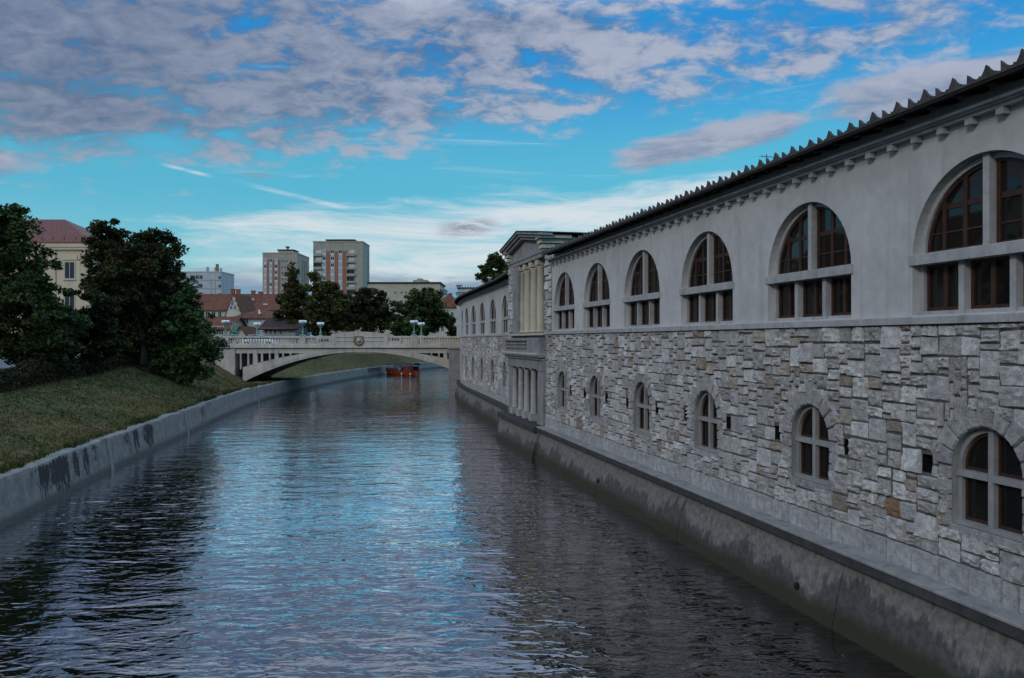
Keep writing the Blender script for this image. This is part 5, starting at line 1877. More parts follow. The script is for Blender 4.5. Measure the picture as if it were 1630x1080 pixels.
# pale grey block with roof stacks
Y = 300; k = Y / F
w_ = (352 - 285) * k; he = H + (HZ - 434) * k - 4
wn = [('front', w_ - (352 - p) * k, he - 3.2 * r - 2.6, 1.5, 1.6) for p in (305.5, 314.5, 319.5) for r in range(5)]
gb = house('apartment_block', 'pale grey apartment block with dark roof stacks left of the tower blocks', 'apartment block', loc_of(285, Y, 4), 0, w_, 14, he, he, 'flat', 'towergrey', 'towergrey', 0.1, wn)
mb = MB()
for p0, p1, top, m_ in ((323.5, 326.5, 424, 0), (336, 338.5, 424.5, 0), (338.5, 342.5, 419.5, 1), (345, 347.3, 426, 0)):
    mb.box(w_ - (352 - p0) * k, w_ - (352 - p1) * k, 3, 3.8, he + 0.4, H + (HZ - top) * k - 4, m_)
mb.build('roof_stack', [M['towerbeige'], simple('green_stack', (0.16, 0.2, 0.08), 0.8, 0.2, 0.4, 0)], gb)
mb = MB()
for r in range(1, 9): mb.box(w_ * 0.5, w_ + 0.03, -0.04, -0.003, he - 3.2 * r + 0.1, he - 3.2 * r + 0.35)
mb.box(w_ - (352 - 336.5) * k, w_ - (352 - 335.8) * k, -0.06, -0.003, 2, he - 2.5); mb.box(w_ - (352 - 343) * k, w_ - (352 - 342.2) * k, -0.06, -0.003, 2, he - 2.5)
mb.build('facade_bands', M['greystone'], gb)
for r in range(6): add_window(gb, w_ - (352 - 349.8) * k, he - 3.2 * r - 2.6, 1.2, 1.3)
for r in range(3):
    mb = MB(); mb.box(w_ - (352 - 306) * k, w_ - (352 - 316) * k, -1.3, -0.01, he - 5.2 - 3.2 * r, he - 4.1 - 3.2 * r)
    mb.build('balcony', M['towergrey'], gb)


def tower(label, px0, pxc, px1, Y, ytop, floor_h, cols, nfl, roofboxes, right_cols, first):
    """cols: (pxa, pxb, kind); kind window / brick / balcony"""
    k = Y / F
    w_ = (pxc - px0) * k
    dep = (pxc - 815) * Y / (px1 - 815) - Y
    he = H + (HZ - ytop) * k - 4
    t_ = thing('tower_block', label, 'tower block', ((px0 - 815) * k, Y, 4), 0)
    mb = MB(); mb.box(0, w_, 0, dep, -1, he); mb.box(-0.15, w_ + 0.15, -0.15, dep + 0.15, he, he + 0.5)
    mb.build('wall', M['towerbeige'], t_)
    mb = MB()
    for a, b_, top, y0, y1 in roofboxes:
        mb.box((a - px0) * k, (b_ - px0) * k, y0, y1, he + 0.5, H + (HZ - top) * k - 4)
    mb.build('roof_house', M['towerbeige'], t_)
    mb = MB()
    for a, b_, top, y0, y1 in roofboxes:
        z = H + (HZ - top) * k - 4
        mb.box((a - px0) * k - 0.4, (b_ - px0) * k + 0.4, y0 - 0.4, y1 + 0.4, z, z + 0.45)
    mb.build('roof_house_cap', M['soffit'], t_)
    for a, b_, kind in cols:
        x0, x1 = (a - px0) * k, (b_ - px0) * k
        if kind == 'brick':
            mb = MB(); mb.box(x0, x1, -0.12, -0.004, 0, he - first * floor_h + 1.9)
            mb.build('brick_strip', M['brick'], t_)
            continue
        for r in range(nfl):
            z = he - (first + r) * floor_h
            if kind == 'window':
                ww = (x1 - x0) * 0.94
                key = ('T', round(ww, 1), RNG.integers(0, 3))
                if key not in WINC:
                    v = key[2]
                    mb = MB(); hgt = floor_h * 0.92
                    mb.box(-ww / 2, ww / 2, -0.09, -0.005, 0, hgt * 0.42)
                    mb.box(-ww / 2, -ww / 2 + 0.12, -0.09, -0.005, hgt * .42, hgt); mb.box(ww / 2 - 0.12, ww / 2, -0.09, -0.005, hgt * .42, hgt)
                    mb.box(-ww / 2 + .12, ww / 2 - .12, -0.09, -0.005, hgt * .92, hgt); mb.box(-.05, .05, -0.085, -0.005, hgt * .42, hgt * .92)
                    o = mb.build('window', M['winwhite'])
                    g = MB()
                    g.box(-ww / 2 + .12, ww / 2 - .12, -0.05, -0.01, hgt * .42, hgt * .92)
                    g.build('pane', M['farglass' if v == 0 else 'greypaint'], o)
                    WINC[key] = o; f_ = True
                else: f_ = False
                o = WINC[key] if f_ else copy_tree(WINC[key])
                o.parent = t_; o.location = ((x0 + x1) / 2, 0, z)
            elif kind == 'small':
                add_window(t_, (x0 + x1) / 2, z + 0.7, (x1 - x0) * 0.9, 1.4)
            else:
                mb = MB()
                mb.box(x0, x1, -1.0, -0.006, z - 0.18, z); mb.box(x0, x1, -1.02, -0.92, z, z + 0.95 - 0.3 * (RNG.random() < 0.3))
                mb.box(x0, x0 + 0.12, -0.95, -0.006, z, z + floor_h - 0.2)
                o = mb.build('balcony', M['towerbeige'], t_)
                g = MB(); g.box(x0 + 0.2, x1 - 0.2, -0.03, -0.005, z + 0.05, z + floor_h - 0.55)
                g.build('balcony_door', M['farglass' if RNG.random() < .6 else 'winwhite'], o)
    for f0, ww in right_cols:
        for r in range(nfl):
            add_window(t_, dep * f0, he - (first + r) * floor_h + 0.6, ww, 1.6, 'right', y=w_)
    for f0 in (0.45, 0.62, 0.8):
        if len(right_cols) > 2 or f0 > 0.7:
            mb = MB(); mb.box(w_ + 0.004, w_ + 0.1, dep * f0 - 0.9, dep * f0 + 0.5, 0, he - 2.2); mb.build('brick_strip', M['brick'], t_)
    return t_


tower('shorter beige tower block with narrow brick red stripes', 418, 473, 492, 370, 404, 2.8,
      [(420, 424.6, 'window'), (424.8, 428, 'brick'), (428.4, 433.5, 'window'), (433.8, 436.6, 'brick'), (437, 442, 'window'), (442.4, 446, 'brick'), (447.5, 451, 'small'), (452, 455, 'small'), (455.6, 458.6, 'small')], 9,
      [(440.5, 465, 398.2, 2, 10), (452, 455, 392.6, 4, 5)], [(0.3, 1.6), (0.5, 1.6), (0.72, 1.6)], 1.75)
tower('taller beige tower block with three brick red stripes and stacked balconies', 498.5, 577.5, 588, 330, 386, 2.79,
      [(499.5, 512.3, 'balcony'), (512.8, 518.8, 'window'), (519.4, 525.4, 'brick'), (526, 532.2, 'window'), (532.7, 538.2, 'brick'), (538.6, 544.8, 'window'), (545.4, 551.4, 'brick'), (552, 564.8, 'balcony')], 9,
      [(518, 562, 382.2, 2, 10)], [(0.45, 1.3), (0.75, 1.3)], 2.0)

# long beige block behind the trees
Y = 230; k = Y / F
w_ = (700 - 586) * k; he = H + (HZ - 451.5) * k - 4
lb = house('long_building', 'long beige building with small square windows behind the far trees', 'building', loc_of(586, Y, 4), 0, w_, 16, he, he, 'flat', 'beigewall', 'roofdark', 0.35,
           [('front', (p - 586) * k, he - 3.0, 0.75, 0.8) for p in (604, 614, 629, 639, 646.5, 656, 668, 680)] + [('front', (p - 586) * k, he - 6.4, 1.0, 1.6) for p in (604, 614, 629, 639, 646.5, 656, 668, 680)])
mb = MB()
for a, b_, top in ((642, 679, 448.5), (656, 679, 445), (662, 670, 442.5), (700, 709, 460)):
    mb.box((a - 586) * k, (b_ - 586) * k, 2 + (a - 642) * 0.02, 9 - (a - 642) * 0.02, he - 3 if a > 690 else he + 0.4, H + (HZ - top) * k - 4)
mb.build('roof_house', M['towerbeige'], lb)
# cream gabled house at the hall's far end
Y = 165; k = Y / F
house('gabled_house', 'cream house with a red roof between the far trees and the end of the hall', 'house', loc_of(692, Y, 4.2), 0, 5.6, 11, H + (HZ - 489) * k - 4.2, H + (HZ - 466) * k - 4.2, 'hip', 'creamwall', 'roofred', 0.4,
      [('front', 3.6, 3.0, 0.7, 1.1), ('front', 3.6, 6.0, 0.7, 1.1), ('front', 1.6, 3.0, 0.7, 1.1), ('right', 3, 6.0, 0.9, 1.2)], [(3.0, 3, H + (HZ - 470) * k - 4.2 - 0.6, 1.0)])
# pale stone pavilion behind the hall roof
Y = 104; k = Y / F
pv = thing('stone_pavilion', 'pale stone pavilion with stepped cornices peeping over the hall roof', 'pavilion', (loc_of(727, Y, 3.9)), 0)
mb = MB(); zt_ = lambda y: H + (HZ - y) * k - 3.9
mb.box(0, 5, 0, 6, -0.5, zt_(469)); mb.box(-0.12, 5.1, -0.12, 6, zt_(469), zt_(467)); mb.box(0.1, 5, 0.05, 6, zt_(467), zt_(461.5)); mb.box(0.3, 5, 0.2, 6, zt_(461.5), zt_(459))
mb.build('wall', M['paleStone'], pv)
mb = MB(); mb.box(-0.15, 5.2, -0.2, 6.1, zt_(466.9), zt_(465.6)); mb.box(0.02, 5.2, -0.05, 6.1, zt_(459), zt_(458.2))
for i in range(12): mb.lathe([(0.13, 0), (0.13, 0.02), (0.05, 0.12)], (0.75 + i * 0.36, 0.1, zt_(458.2)), 7)
mb.build('cornice', M['tile'], pv)
mb = MB(); mb.box(0.0, 0.55, 0.0, 0.6, zt_(459), zt_(455)); mb.box(-0.1, 0.65, -0.1, 0.7, zt_(455), zt_(453.5))
mb.build('corner_block', M['greystone'], pv)

# red roofed houses left of the bridge's end
Y = 150; k = Y / F
zg = 4.2
zz = lambda py: H + (HZ - py) * k - zg
w_ = (412 - 300) * k
big = house('large_house', 'large old house with a long red tiled roof and four brick chimneys', 'house', loc_of(300, Y, zg), 0, w_ + 4, 11, zz(492), zz(465.5), 'gable_x', 'creamwall', 'roofred', 0.4,
            [('front', (p - 300) * k, zz(506), 0.8, 1.2) for p in (330, 340, 350)],
            [((p - 300) * k, 5.6, zz(467.5), zz(y) - zz(467.5)) for p, y in ((354.2, 458.5), (363, 459), (387.8, 461.2), (399.5, 462.8))])
mb = MB()                      # dormers
for p in (387, 393.5):
    x = (p - 300) * k
    mb.box(x - 0.32, x + 0.32, 2.0, 4.4, zz(486), zz(477.2)); mb.prism([(x - 0.42, zz(477.3)), (x + 0.42, zz(477.3)), (x, zz(473.5))], 1.85, 4.6)
mb.build('dormer', M['creamwall'], big)
mb = MB(); mb.box((415 - 300) * k, (422 - 300) * k, 1.4, 1.55, zz(488), zz(483)); mb.build('skylight', M['winwhite'], big)
Y = 136; k = Y / F
zz = lambda py: H + (HZ - py) * k - zg
gh = house('stepped_gable_house', 'narrow cream gable with a steep point in front of the long red roof', 'house', loc_of(357, Y, zg), 0, (386 - 357) * k, 9, zz(505), zz(467.5), 'gable_y', 'creamwall', 'roofred', 0.15,
           [('front', (p - 357) * k, zz(y), 0.42, 0.62) for p, y in ((370.5, 481), (368, 493), (374, 493), (369.8, 486.5))])
mb = MB()
for i in range(5):
    u = (i + 0.5) / 5; x = (386 - 357) * k * (0.5 + 0.5 * u)
    mb.box(x - 0.22, x + 0.22, -0.12, -0.005, zz(467.5 + 37.5 * u) - 0.75, zz(467.5 + 37.5 * u) - 0.35)
mb.build('gable_steps', M['yellowwall'], gh)
Y = 118; k = Y / F
zz = lambda py: H + (HZ - py) * k - zg
w_ = (436 - 369) * k
fh = house('green_house', 'pale green house with a broad red roof and skylight behind the bridge end', 'house', loc_of(369, Y, zg), 0, w_, 9.5, zz(506.5), zz(491.5), 'hip', 'whitewall', 'roofred', 0.35,
           [('front', (p - 369) * k, zz(516.5), 0.85, 0.95) for p in (382.5, 391.8)] + [('front', (p - 369) * k, zz(533), 0.8, 1.1) for p in (378, 388, 408)])
mb = MB(); mb.add([((408 - 369) * k, 0.93, zz(497.5) + 0.42), ((410 - 369) * k, 0.93, zz(497.5) + 0.42), ((413.5 - 369) * k, 0.2, zz(499.8)), ((411 - 369) * k, 0.2, zz(499.8))], [(0, 1, 2, 3)])
mb.box((408.5 - 369) * k, (411 - 369) * k, 0.8, 1.9, zz(500), zz(497.2)); mb.build('skylight', M['winwhite'], fh)
Y = 108; k = Y / F
zz = lambda py: H + (HZ - py) * k - zg
dh = house('dark_roof_house', 'grey house with a dark brown roof hanging low beside the green one', 'house', loc_of(419, Y, zg), 0, (470 - 419) * k, 8, zz(522), zz(505.5), 'gable_x', 'greywall', 'roofdark', 0.5,
           [('front', (p - 419) * k, zz(533.5), 0.45, 0.8) for p in (424, 431, 438, 447)])
mb = MB(); mb.tube([(-0.55, -0.5, zz(524)), (-0.55, 4, zz(505.3))], 0.09, 6); mb.tube([(-0.5, -0.62, zz(523.4)), ((470 - 419) * k + 0.5, -0.62, zz(523.4))], 0.08, 6)
mb.build('verge_trim', M['chimney'], dh)
Y = 104; k = Y / F
zz = lambda py: H + (HZ - py) * k - zg
house('low_house', 'low house with a reddish roof and dark doors left of the dragon statue', 'house', loc_of(318, Y, zg), 0, (366 - 318) * k, 6.5, zz(521), zz(503), 'gable_x', 'creamwall', 'roofred', 0.4,
      [('front', (p - 318) * k, zz(534), 0.7, 1.2) for p in (352, 344, 334)])
house('low_house', 'small house with a brown roof sloping behind the dragon statue', 'house', loc_of(368, 100, zg), 0, 2.3, 5, 1.4, 3.0, 'gable_y', 'creamwall', 'roofred', 0.35,
      [('front', 0.7, 0.1, 0.5, 1.0), ('front', 1.6, 0.1, 0.5, 1.0)])

# ------------------------------------------------------------------ boat
Yb = 124
bp = at(639, 597, Yb)
boat = thing('tour_boat', 'red brown wooden tour boat with a dark canopy on the river under the bridge', 'boat', (bp.x, Yb, 0.0), radians(-32))
mb = MB()
L_ = 6.4
xs = np.linspace(-L_ / 2, L_ / 2, 17)
ring = []
for x in xs:
    u = (x + L_ / 2) / L_
    hw = 0.98 * (sin(min(1, u / 0.42) * pi / 2) ** 0.75 if u < 0.42 else 1 - 0.28 * ((u - 0.42) / 0.58) ** 2)
    hw = max(hw, 0.02); sh = 0.62 + 0.42 * (1 - u) ** 2.2 + 0.06 * u
    ring.append([(x, -hw, sh), (x, -hw * 0.93, sh - 0.14), (x, -hw * 0.82, 0.1), (x, -hw * 0.45, -0.25), (x, 0, -0.32), (x, hw * 0.45, -0.25), (x, hw * 0.82, 0.1), (x, hw * 0.93, sh - 0.14), (x, hw, sh)])
vs = [p for r in ring for p in r]; k = 9
mb.add(vs, [(i * k + j, (i + 1) * k + j, (i + 1) * k + j + 1, i * k + j + 1) for i in range(16) for j in range(8)], 0, True)
mb.add(ring[-1], [tuple(range(9))])
mb.build('hull', M['boatwood'], boat)
mb = MB()
for e in (0, 8): mb.tube([ring[i][e] for i in range(17)], 0.05, 6)
mb.build('gunwale', M['boattrim'], boat)
mb = MB()
fl = [(r[0][0], r[0][1] * 0.9, 0.30) for r in ring[1:]] + [(r[8][0], r[8][1] * 0.9, 0.30) for r in ring[:0:-1]]
mb.add(fl, [tuple(range(len(fl)))]); mb.box(-1.6, -1.2, -0.8, 0.8, 0.3, 0.6); mb.box(-0.2, 0.2, -0.85, 0.85, 0.3, 0.6); mb.box(1.2, 1.6, -0.8, 0.8, 0.3, 0.6)
mb.build('deck', M['boatwood'], boat)
mb = MB(); mb.box(1.1, 2.9, -0.72, -0.66, 0.55, 1.35); mb.box(1.1, 2.9, 0.66, 0.72, 0.55, 1.35); mb.box(1.1, 1.16, -0.66, 0.66, 0.55, 1.35)
mb.build('cabin', M['boattrim'], boat)
mb = MB()
n = 9; q = []
for x in (-2.2, 3.0):
    for i in range(n):
        y = -0.98 + 1.96 * i / (n - 1); q.append((x, y, 1.72 + 0.16 * (1 - (y / 0.98) ** 2)))
mb.add(q + [(a, b_, c - 0.07) for a, b_, c in q], [(i, i + 1, n + i + 1, n + i) for i in range(n - 1)] + [(2 * n + i, 3 * n + i, 3 * n + i + 1, 2 * n + i + 1) for i in range(n - 1)])
mb.build('canopy', M['boatdark'], boat)
mb = MB()
for y in (-0.99, 0.99): mb.box(-2.2, 3.0, y - 0.03, y + 0.03, 1.58, 1.72)
mb.box(-2.24, -2.18, -0.98, 0.98, 1.62, 1.76)
mb.build('canopy_trim', M['boattrim'], boat)
for x in (-2.0, 0.2, 2.7):
    for y in (-0.85, 0.85):
        mb = MB(); mb.tube([(x, y, 0.5), (x, y, 1.75)], 0.03, 6); mb.build('canopy_post', M['metal_dark'], boat)
for x, e in ((-2.4, -1), (0.9, -1), (2.6, -1)):
    mb = MB(); yy = -1.04 if x > -1 else -0.86
    mb.sphere((x, yy, 0.2), 0.12, 8, sz=1.6); mb.build('fender', M['whitepaint'], boat)


def sitter(label, loc, rz, cloth, parent_z):
    p = thing('person', label, 'person', loc, rz)
    vs = [(0, 0, 0.0), (0, 0.02, 0.22), (0, 0.0, 0.42), (0, 0, 0.52), (0, -0.01, 0.62), (0, -0.02, 0.72),
          (0.09, -0.02, 0.0), (0.11, -0.4, 0.02), (0.11, -0.42, -0.36), (0.11, -0.52, -0.42), (-0.09, -0.02, 0.0), (-0.11, -0.4, 0.02), (-0.11, -0.42, -0.36), (-0.11, -0.52, -0.42),
          (0.19, 0, 0.44), (0.24, -0.05, 0.2), (0.16, -0.28, 0.1), (-0.19, 0, 0.44), (-0.24, -0.05, 0.2), (-0.16, -0.28, 0.1)]
    ed = [(0, 1), (1, 2), (2, 3), (3, 4), (4, 5), (0, 6), (6, 7), (7, 8), (8, 9), (0, 10), (10, 11), (11, 12), (12, 13), (2, 14), (14, 15), (15, 16), (2, 17), (17, 18), (18, 19)]
    rad = [.15, .14, .16, .06, .095, .08, .10, .075, .055, .04, .10, .075, .055, .04, .065, .05, .035, .065, .05, .035]
    me = bpy.data.meshes.new('body'); me.from_pydata(vs, ed, [])
    me.materials.append(M[cloth]); me.materials.append(M['skin'])
    o = bpy.data.objects.new('body', me); COL.objects.link(o); o.parent = p
    md = o.modifiers.new('Skin', 'SKIN')
    for i, r in enumerate(rad): me.skin_vertices[0].data[i].radius = (r, r)
    me.skin_vertices[0].data[0].use_root = True
    o.modifiers.new('Sub', 'SUBSURF').levels = 1
    mb = MB(); mb.sphere((0, -0.01, 0.70), 0.10, 8); mb.build('hair', M['hair'], p)
    mb = MB(); mb.sphere((0, -0.06, 0.655), 0.075, 8); mb.build('face', M['skin'], p)


rot = Matrix.Rotation(radians(-32), 3, 'Z')
for lab, q, cl in (('person in a white shirt sitting in the tour boat', (0.0, -0.4, 0.62), 'clothwhite'), ('person in a blue top sitting beside the cabin of the tour boat', (0.0, 0.42, 0.62), 'clothblue')):
    v = rot @ Vector(q)
    sitter(lab, (bp.x + v.x, Yb + v.y, v.z), radians(-32) - pi / 2, cl, 0)


# ------------------------------------------------------------------ cars
def car(label, loc, rz, paint, group='cars parked in the street'):
    c = thing('parked_car', label, 'car', loc, rz, group)
    secs = [(-2.05, .30, .62, .70), (-1.95, .22, .80, .78), (-1.2, .20, .92, .84), (-0.75, .20, .96, .86), (0.2, .20, .98, .87), (1.2, .20, .98, .86), (1.85, .22, .92, .80), (2.05, .32, .66, .72)]
    def loft(secs_, name, mat, rows):
        mb = MB(); vs = []
        for s in secs_: vs += rows(s)
        k = len(rows(secs_[0]))
        mb.add(vs, [(i * k + j, (i + 1) * k + j, (i + 1) * k + (j + 1) % k, i * k + (j + 1) % k) for i in range(len(secs_) - 1) for j in range(k)], 0, True)
        mb.add(rows(secs_[0]), [tuple(range(k))]); mb.add(rows(secs_[-1]), [tuple(range(k - 1, -1, -1))])
        return mb.build(name, mat, c)
    loft(secs, 'body', M[paint], lambda s: [(s[0], -s[3], s[1]), (s[0], -s[3], s[2] - .12), (s[0], -s[3] + .08, s[2]), (s[0], s[3] - .08, s[2]), (s[0], s[3], s[2] - .12), (s[0], s[3], s[1])])
    cab = [(-1.05, .92, .95, .74), (-0.35, .92, 1.40, .66), (0.3, .92, 1.47, .66), (1.1, .92, 1.42, .66), (1.75, .92, .97, .74)]
    loft(cab, 'window', M['glass'], lambda s: [(s[0], -.79, s[1]), (s[0], -s[3], s[2]), (s[0], s[3], s[2]), (s[0], .79, s[1])])
    mb = MB(); mb.bbox(-0.38, 1.15, -.64, .64, 1.41, 1.50, 0.04); mb.build('roof', M[paint], c)
    for x in (-1.3, 1.3):
        for y in (-0.80, 0.80):
            mb = MB(); mb.tube([(x, y - 0.1, 0.32), (x, y + 0.1, 0.32)], 0.32, 16)
            wl = mb.build('wheel', M['rubber'], c)
            mb = MB(); e = np.sign(y) * 0.105; mb.tube([(x, y + e * .95, 0.32), (x, y + e * 1.05, 0.32)], 0.19, 12); mb.build('rim', M['greypaint'], wl)
    for e in (-1, 1):
        mb = MB(); mb.box(-2.07, -2.0, e * 0.55 - 0.15, e * 0.55 + 0.15, 0.58, 0.68); mb.build('headlight', M['globe'], c)
    return c


def on_street(px, Y):
    X = (px - 815) / F * Y
    i = int(np.argmin(np.hypot(QX - X, QY - Y)))
    return (X, Y, street_z(Y, math.hypot(QX[i] - X, QY[i] - Y)) + 0.01)


car('white car parked under the small dark tree at the left', on_street(168, 80), 0.2, 'whitepaint')
car('silver car parked between the tree trunks left of the tall olive tree', on_street(202, 84), 0.15, 'greypaint')
car('blue car parked further left behind the hedge', on_street(120, 78), 0.2, 'bluepaint')
dzk = DZ0 + 0.11
v = bridge_pt(402, 3.0, dzk); car('white car on the bridge seen through the balusters', tuple(v), pi + SK, 'whitepaint').scale = (0.85, 0.85, 0.80)
# dark post by the street at the left edge
pt_ = on_street(13.5, 66)
po = thing('street_post', 'thin dark post beside the street at the left edge', 'post', pt_)
mb = MB(); mb.tube([(0, 0, -0.1), (0, 0, 1.9), (0, 0, 4.2)], [0.07, 0.06, 0.05], 8); mb.lathe([(0.12, 0), (0.12, 0.12), (0.07, 0.2)], (0, 0, 0), 8); mb.build('pole', M['metal_dark'], po)
mb = MB(); mb.tube([(0, 0, 4.15), (0.3, 0, 4.3), (0.7, 0, 4.32)], 0.04, 6); mb.box(0.6, 1.1, -0.1, 0.1, 4.24, 4.34); mb.build('lamp_head', M['metal_dark'], po)

# ------------------------------------------------------------------ camera, sky, light
cam_d = bpy.data.cameras.new('camera'); cam = bpy.data.objects.new('camera', cam_d); COL.objects.link(cam)
cam.location = (0, 0, H); cam.rotation_euler = (pi / 2, 0, 0)
cam_d.lens = 28; cam_d.sensor_width = 36; cam_d.shift_y = (HZ - 540) / 1630; cam_d.clip_end = 9000; cam_d.clip_start = 0.05
SC.camera = cam
SC.render.resolution_x = 1024; SC.render.resolution_y = 678

SUN_EL, SUN_AZ = radians(26), radians(218)       # azimuth clockwise from +Y: behind the camera, to the left
sd = bpy.data.lights.new('sun', 'SUN'); so = bpy.data.objects.new('sun', sd); COL.objects.link(so)
sd.energy = 0.8; sd.angle = radians(12); sd.color = (1.0, 0.92, 0.80)
dirv = Vector((sin(SUN_AZ) * cos(SUN_EL), cos(SUN_AZ) * cos(SUN_EL), sin(SUN_EL)))
so.rotation_euler = dirv.to_track_quat('Z', 'Y').to_euler()

wd_ = bpy.data.worlds.new('World'); SC.world = wd_; wd_.use_nodes = True
t = NT(wd_.node_tree)
bg = t.n['Background']
sky = t.n.new('ShaderNodeTexSky'); sky.sky_type = 'NISHITA'; sky.sun_disc = False
sky.sun_elevation = SUN_EL; sky.sun_rotation = SUN_AZ; sky.air_density = 1.0; sky.dust_density = 0.3; sky.ozone_density = 2.0
tc = t.n.new('ShaderNodeTexCoord')
d = tc.outputs['Generated']
dx_, dy_, dz_ = t.sep(d)[0], t.sep(d)[1], t.sep(d)[2]
az = t.math('ARCTAN2', dx_, dy_)                                     # 0 ahead, + to the right
el = t.math('ARCSINE', dz_)
# cloud layer coordinates: where the line of sight meets a flat layer
den = t.math('ADD', t.math('MAXIMUM', dz_, 0.0), 0.26)
u_ = t.math('DIVIDE', dx_, den); v_ = t.math('DIVIDE', dy_, den)
P_ = t.comb(u_, v_, 0.0)
# clear sky: Nishita, pulled to the teal of the photograph
STR = 0.15
clear = t.mix(1.0, sky.outputs[0], (0.66, 1.12, 0.86), 'MULTIPLY')
hz_ = t.smooth(el, 0.10, 0.40)
clear = t.mix(1.0, clear, t.mix(hz_, (0.74, 0.90, 0.88), (0.50, 0.82, 1.16)), 'MULTIPLY')
def rad(x): return tuple(c / STR for c in x)
tone = t.mix(t.smooth(el, 0.07, 0.19), rad((0.22, 0.52, 0.66)), rad((0.085, 0.43, 0.64)))
tone = t.mix(t.smooth(el, 0.20, 0.36), tone, rad((0.012, 0.25, 0.66)))
clear = t.mix(0.82, clear, tone)
# heavy broken cloud deck, upper part of the sky
pa = t.scalevec(P_, (1.0, 1.3, 1), (0.35, 0.2, 0))
n_big = t.noise(pa, 1.3, 3, 0.5, 0.2)
n_mid = t.noise(pa, 5.6, 5, 0.55, 0.5)
n_fin = t.noise(t.scalevec(P_, (1.0, 1.25, 1), (4.0, 1.0, 0)), 15.0, 6, 0.62, 0.4)
nf = n_fin
edge = t.math('ADD', 0.244, t.math('MULTIPLY', az, 0.10))            # lower limit of the deck rises to the right
deck = t.smooth(t.math('SUBTRACT', el, edge), -0.05, 0.05)
left = t.smooth(az, 0.05, -0.5)
def cen(x, k): return t.math('MULTIPLY', t.math('SUBTRACT', x, 0.5), k)
dn = t.math('ADD', t.math('ADD', cen(n_big, 0.9), cen(n_mid, 1.5)), t.math('ADD', cen(n_fin, 0.8), t.math('ADD', t.math('MULTIPLY', deck, 0.66), t.math('ADD', t.math('MULTIPLY', left, 0.09), t.smooth(az, 0.12, 0.42, 0.0, -0.12)))))
c_deck = t.smooth(dn, 0.32, 0.74)
thick = t.smooth(dn, 0.62, 1.15)
lit = t.smooth(t.math('ADD', t.math('ADD', cen(n_mid, 2.2), cen(n_fin, 2.0)), t.math('ADD', 0.60, t.math('MULTIPLY', thick, -0.40))), 0.10, 0.92)
deck_col = t.mix(lit, rad((0.080, 0.140, 0.265)), rad((0.41, 0.45, 0.56)))
deck_col = t.mix(t.math('MULTIPLY', t.math('MULTIPLY', left, deck), 0.50), deck_col, rad((0.092, 0.130, 0.22)))
# lower lilac banks: a long streak on the right and scattered puffs
ns_ = t.noise(t.comb(t.math('MULTIPLY', az, 4.2), t.math('MULTIPLY', el, 15.0), 2.3), 2.2, 7, 0.62, 0.3)
def band(az0, az1, e0, sl_, wdt, soft_a=0.08):
    c_ = t.math('SUBTRACT', el, t.math('ADD', e0, t.math('MULTIPLY', az, sl_)))
    b1 = t.smooth(t.math('ABSOLUTE', c_), wdt, wdt * 0.15)
    b2 = t.math('MULTIPLY', t.smooth(az, az0 - soft_a, az0 + soft_a), t.smooth(az, az1 + soft_a, az1 - soft_a))
    return t.math('MULTIPLY', b1, b2)
streak = t.math('MAXIMUM', band(0.13, 0.36, 0.200, 0.15, 0.034, 0.05), band(0.36, 0.62, 0.245, 0.05, 0.05, 0.08))
low_l = band(-0.80, -0.54, 0.185, 0.0, 0.045, 0.06)
bank = t.math('MAXIMUM', streak, low_l)
c_bank = t.smooth(t.math('ADD', bank, cen(ns_, 1.9)), 0.40, 0.95)
bank_col = t.mix(t.smooth(ns_, 0.36, 0.64), rad((0.21, 0.25, 0.37)), rad((0.41, 0.43, 0.53)))
# white cirrus band over the horizon
nc_ = t.noise(t.comb(t.math('MULTIPLY', az, 2.2), t.math('MULTIPLY', el, 19.0), 7.7), 1.7, 8, 0.66, 0.7)
cir = t.math('MAXIMUM', band(-0.36, 0.22, 0.128, 0.06, 0.082, 0.12), t.math('MULTIPLY', band(-0.10, 0.34, 0.150, 0.12, 0.04, 0.1), 0.9))
c_cir = t.smooth(t.math('ADD', t.math('MULTIPLY', cir, 0.62), cen(nc_, 1.9)), 0.12, 0.80, 0.0, 0.86)
cir_col = rad((0.74, 0.77, 0.80))
# vapour trails
tr1 = t.math('MULTIPLY', band(-0.325, -0.205, 0.1202, -0.199, 0.0042, 0.02), t.smooth(nc_, 0.34, 0.6))
tr2 = t.math('MULTIPLY', band(-0.41, -0.366, 0.1276, -0.174, 0.003, 0.01), t.smooth(n_mid, 0.3, 0.6))
c_tr = t.math('MULTIPLY', t.math('MAXIMUM', tr1, tr2), 0.62)
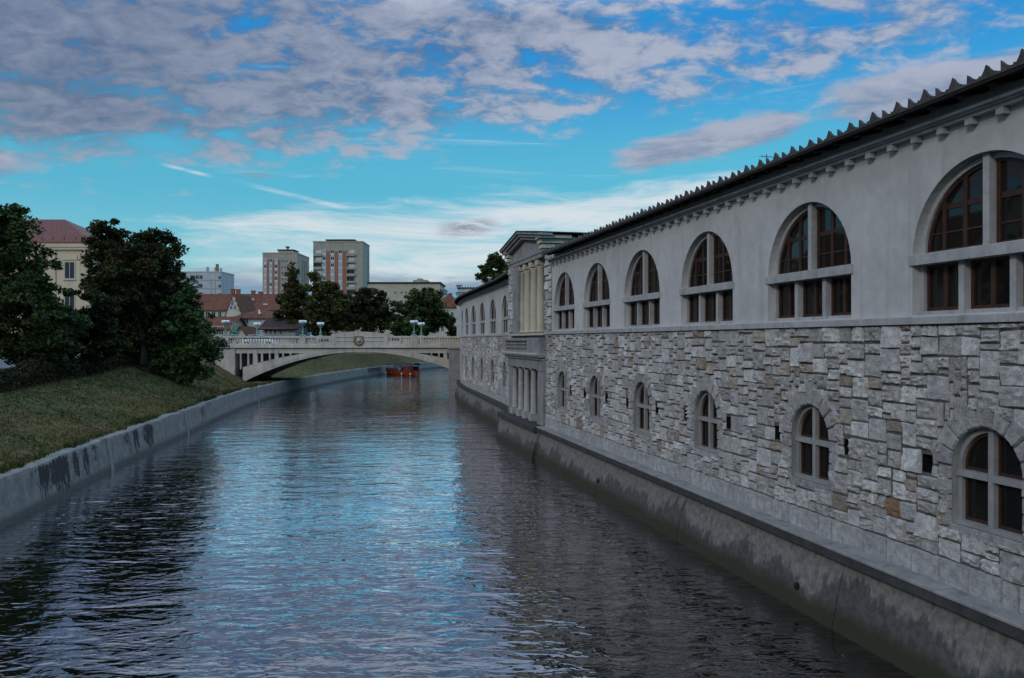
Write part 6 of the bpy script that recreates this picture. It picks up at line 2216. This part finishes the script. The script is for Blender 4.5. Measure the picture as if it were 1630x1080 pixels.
# grey blue bank just over the roofs
low = t.math('MULTIPLY', t.smooth(t.math('ADD', el, cen(nc_, 0.05)), 0.096, 0.070), t.smooth(az, 0.3, 0.1))
low_col = t.mix(t.smooth(el, 0.045, 0.09), rad((0.14, 0.28, 0.46)), rad((0.30, 0.34, 0.43)))
puff = t.math('MAXIMUM', band(-0.085, -0.025, 0.1455, 0.1, 0.014, 0.02), t.math('MULTIPLY', band(-0.335, -0.30, 0.195, 0.0, 0.006, 0.02), 0.8))
puff = t.math('MULTIPLY', puff, t.smooth(n_fin, 0.30, 0.58))
col = t.mix(t.math('MULTIPLY', low, 0.9), clear, low_col)
col = t.mix(c_cir, col, cir_col)
col = t.mix(t.math('MULTIPLY', puff, 0.85), col, rad((0.27, 0.28, 0.36)))
col = t.mix(c_tr, col, rad((0.72, 0.74, 0.78)))
col = t.mix(t.math('MULTIPLY', c_bank, 0.9), col, bank_col)
col = t.mix(t.math('MULTIPLY', c_deck, 0.95), col, deck_col)
hi_ = t.smooth(el, 0.37, 0.52)      # unseen sky overhead made brighter, added to lift the water and walls
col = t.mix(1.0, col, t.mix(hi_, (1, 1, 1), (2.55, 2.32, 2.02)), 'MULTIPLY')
# bright patch added to the unseen sky ahead, so the river mirrors it
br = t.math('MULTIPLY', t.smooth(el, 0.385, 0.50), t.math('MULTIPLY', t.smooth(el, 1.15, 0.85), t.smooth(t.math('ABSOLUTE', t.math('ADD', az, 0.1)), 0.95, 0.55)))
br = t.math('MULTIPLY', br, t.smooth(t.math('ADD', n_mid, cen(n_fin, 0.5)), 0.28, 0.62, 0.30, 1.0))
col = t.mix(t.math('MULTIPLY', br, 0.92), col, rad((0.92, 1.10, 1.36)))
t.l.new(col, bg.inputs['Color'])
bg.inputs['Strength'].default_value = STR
vs_ = SC.view_settings
SC.display_settings.display_device = 'sRGB'
vs_.view_transform = 'Standard'; vs_.look = 'None'; vs_.exposure = 0.0; vs_.gamma = 1.0; vs_.use_curve_mapping = False
SC.cycles.max_bounces = 6; SC.cycles.diffuse_bounces = 3; SC.cycles.glossy_bounces = 4; SC.cycles.transmission_bounces = 4; SC.cycles.transparent_max_bounces = 8
SC.cycles.caustics_reflective = False; SC.cycles.caustics_refractive = False
SC.cycles.use_denoising = True
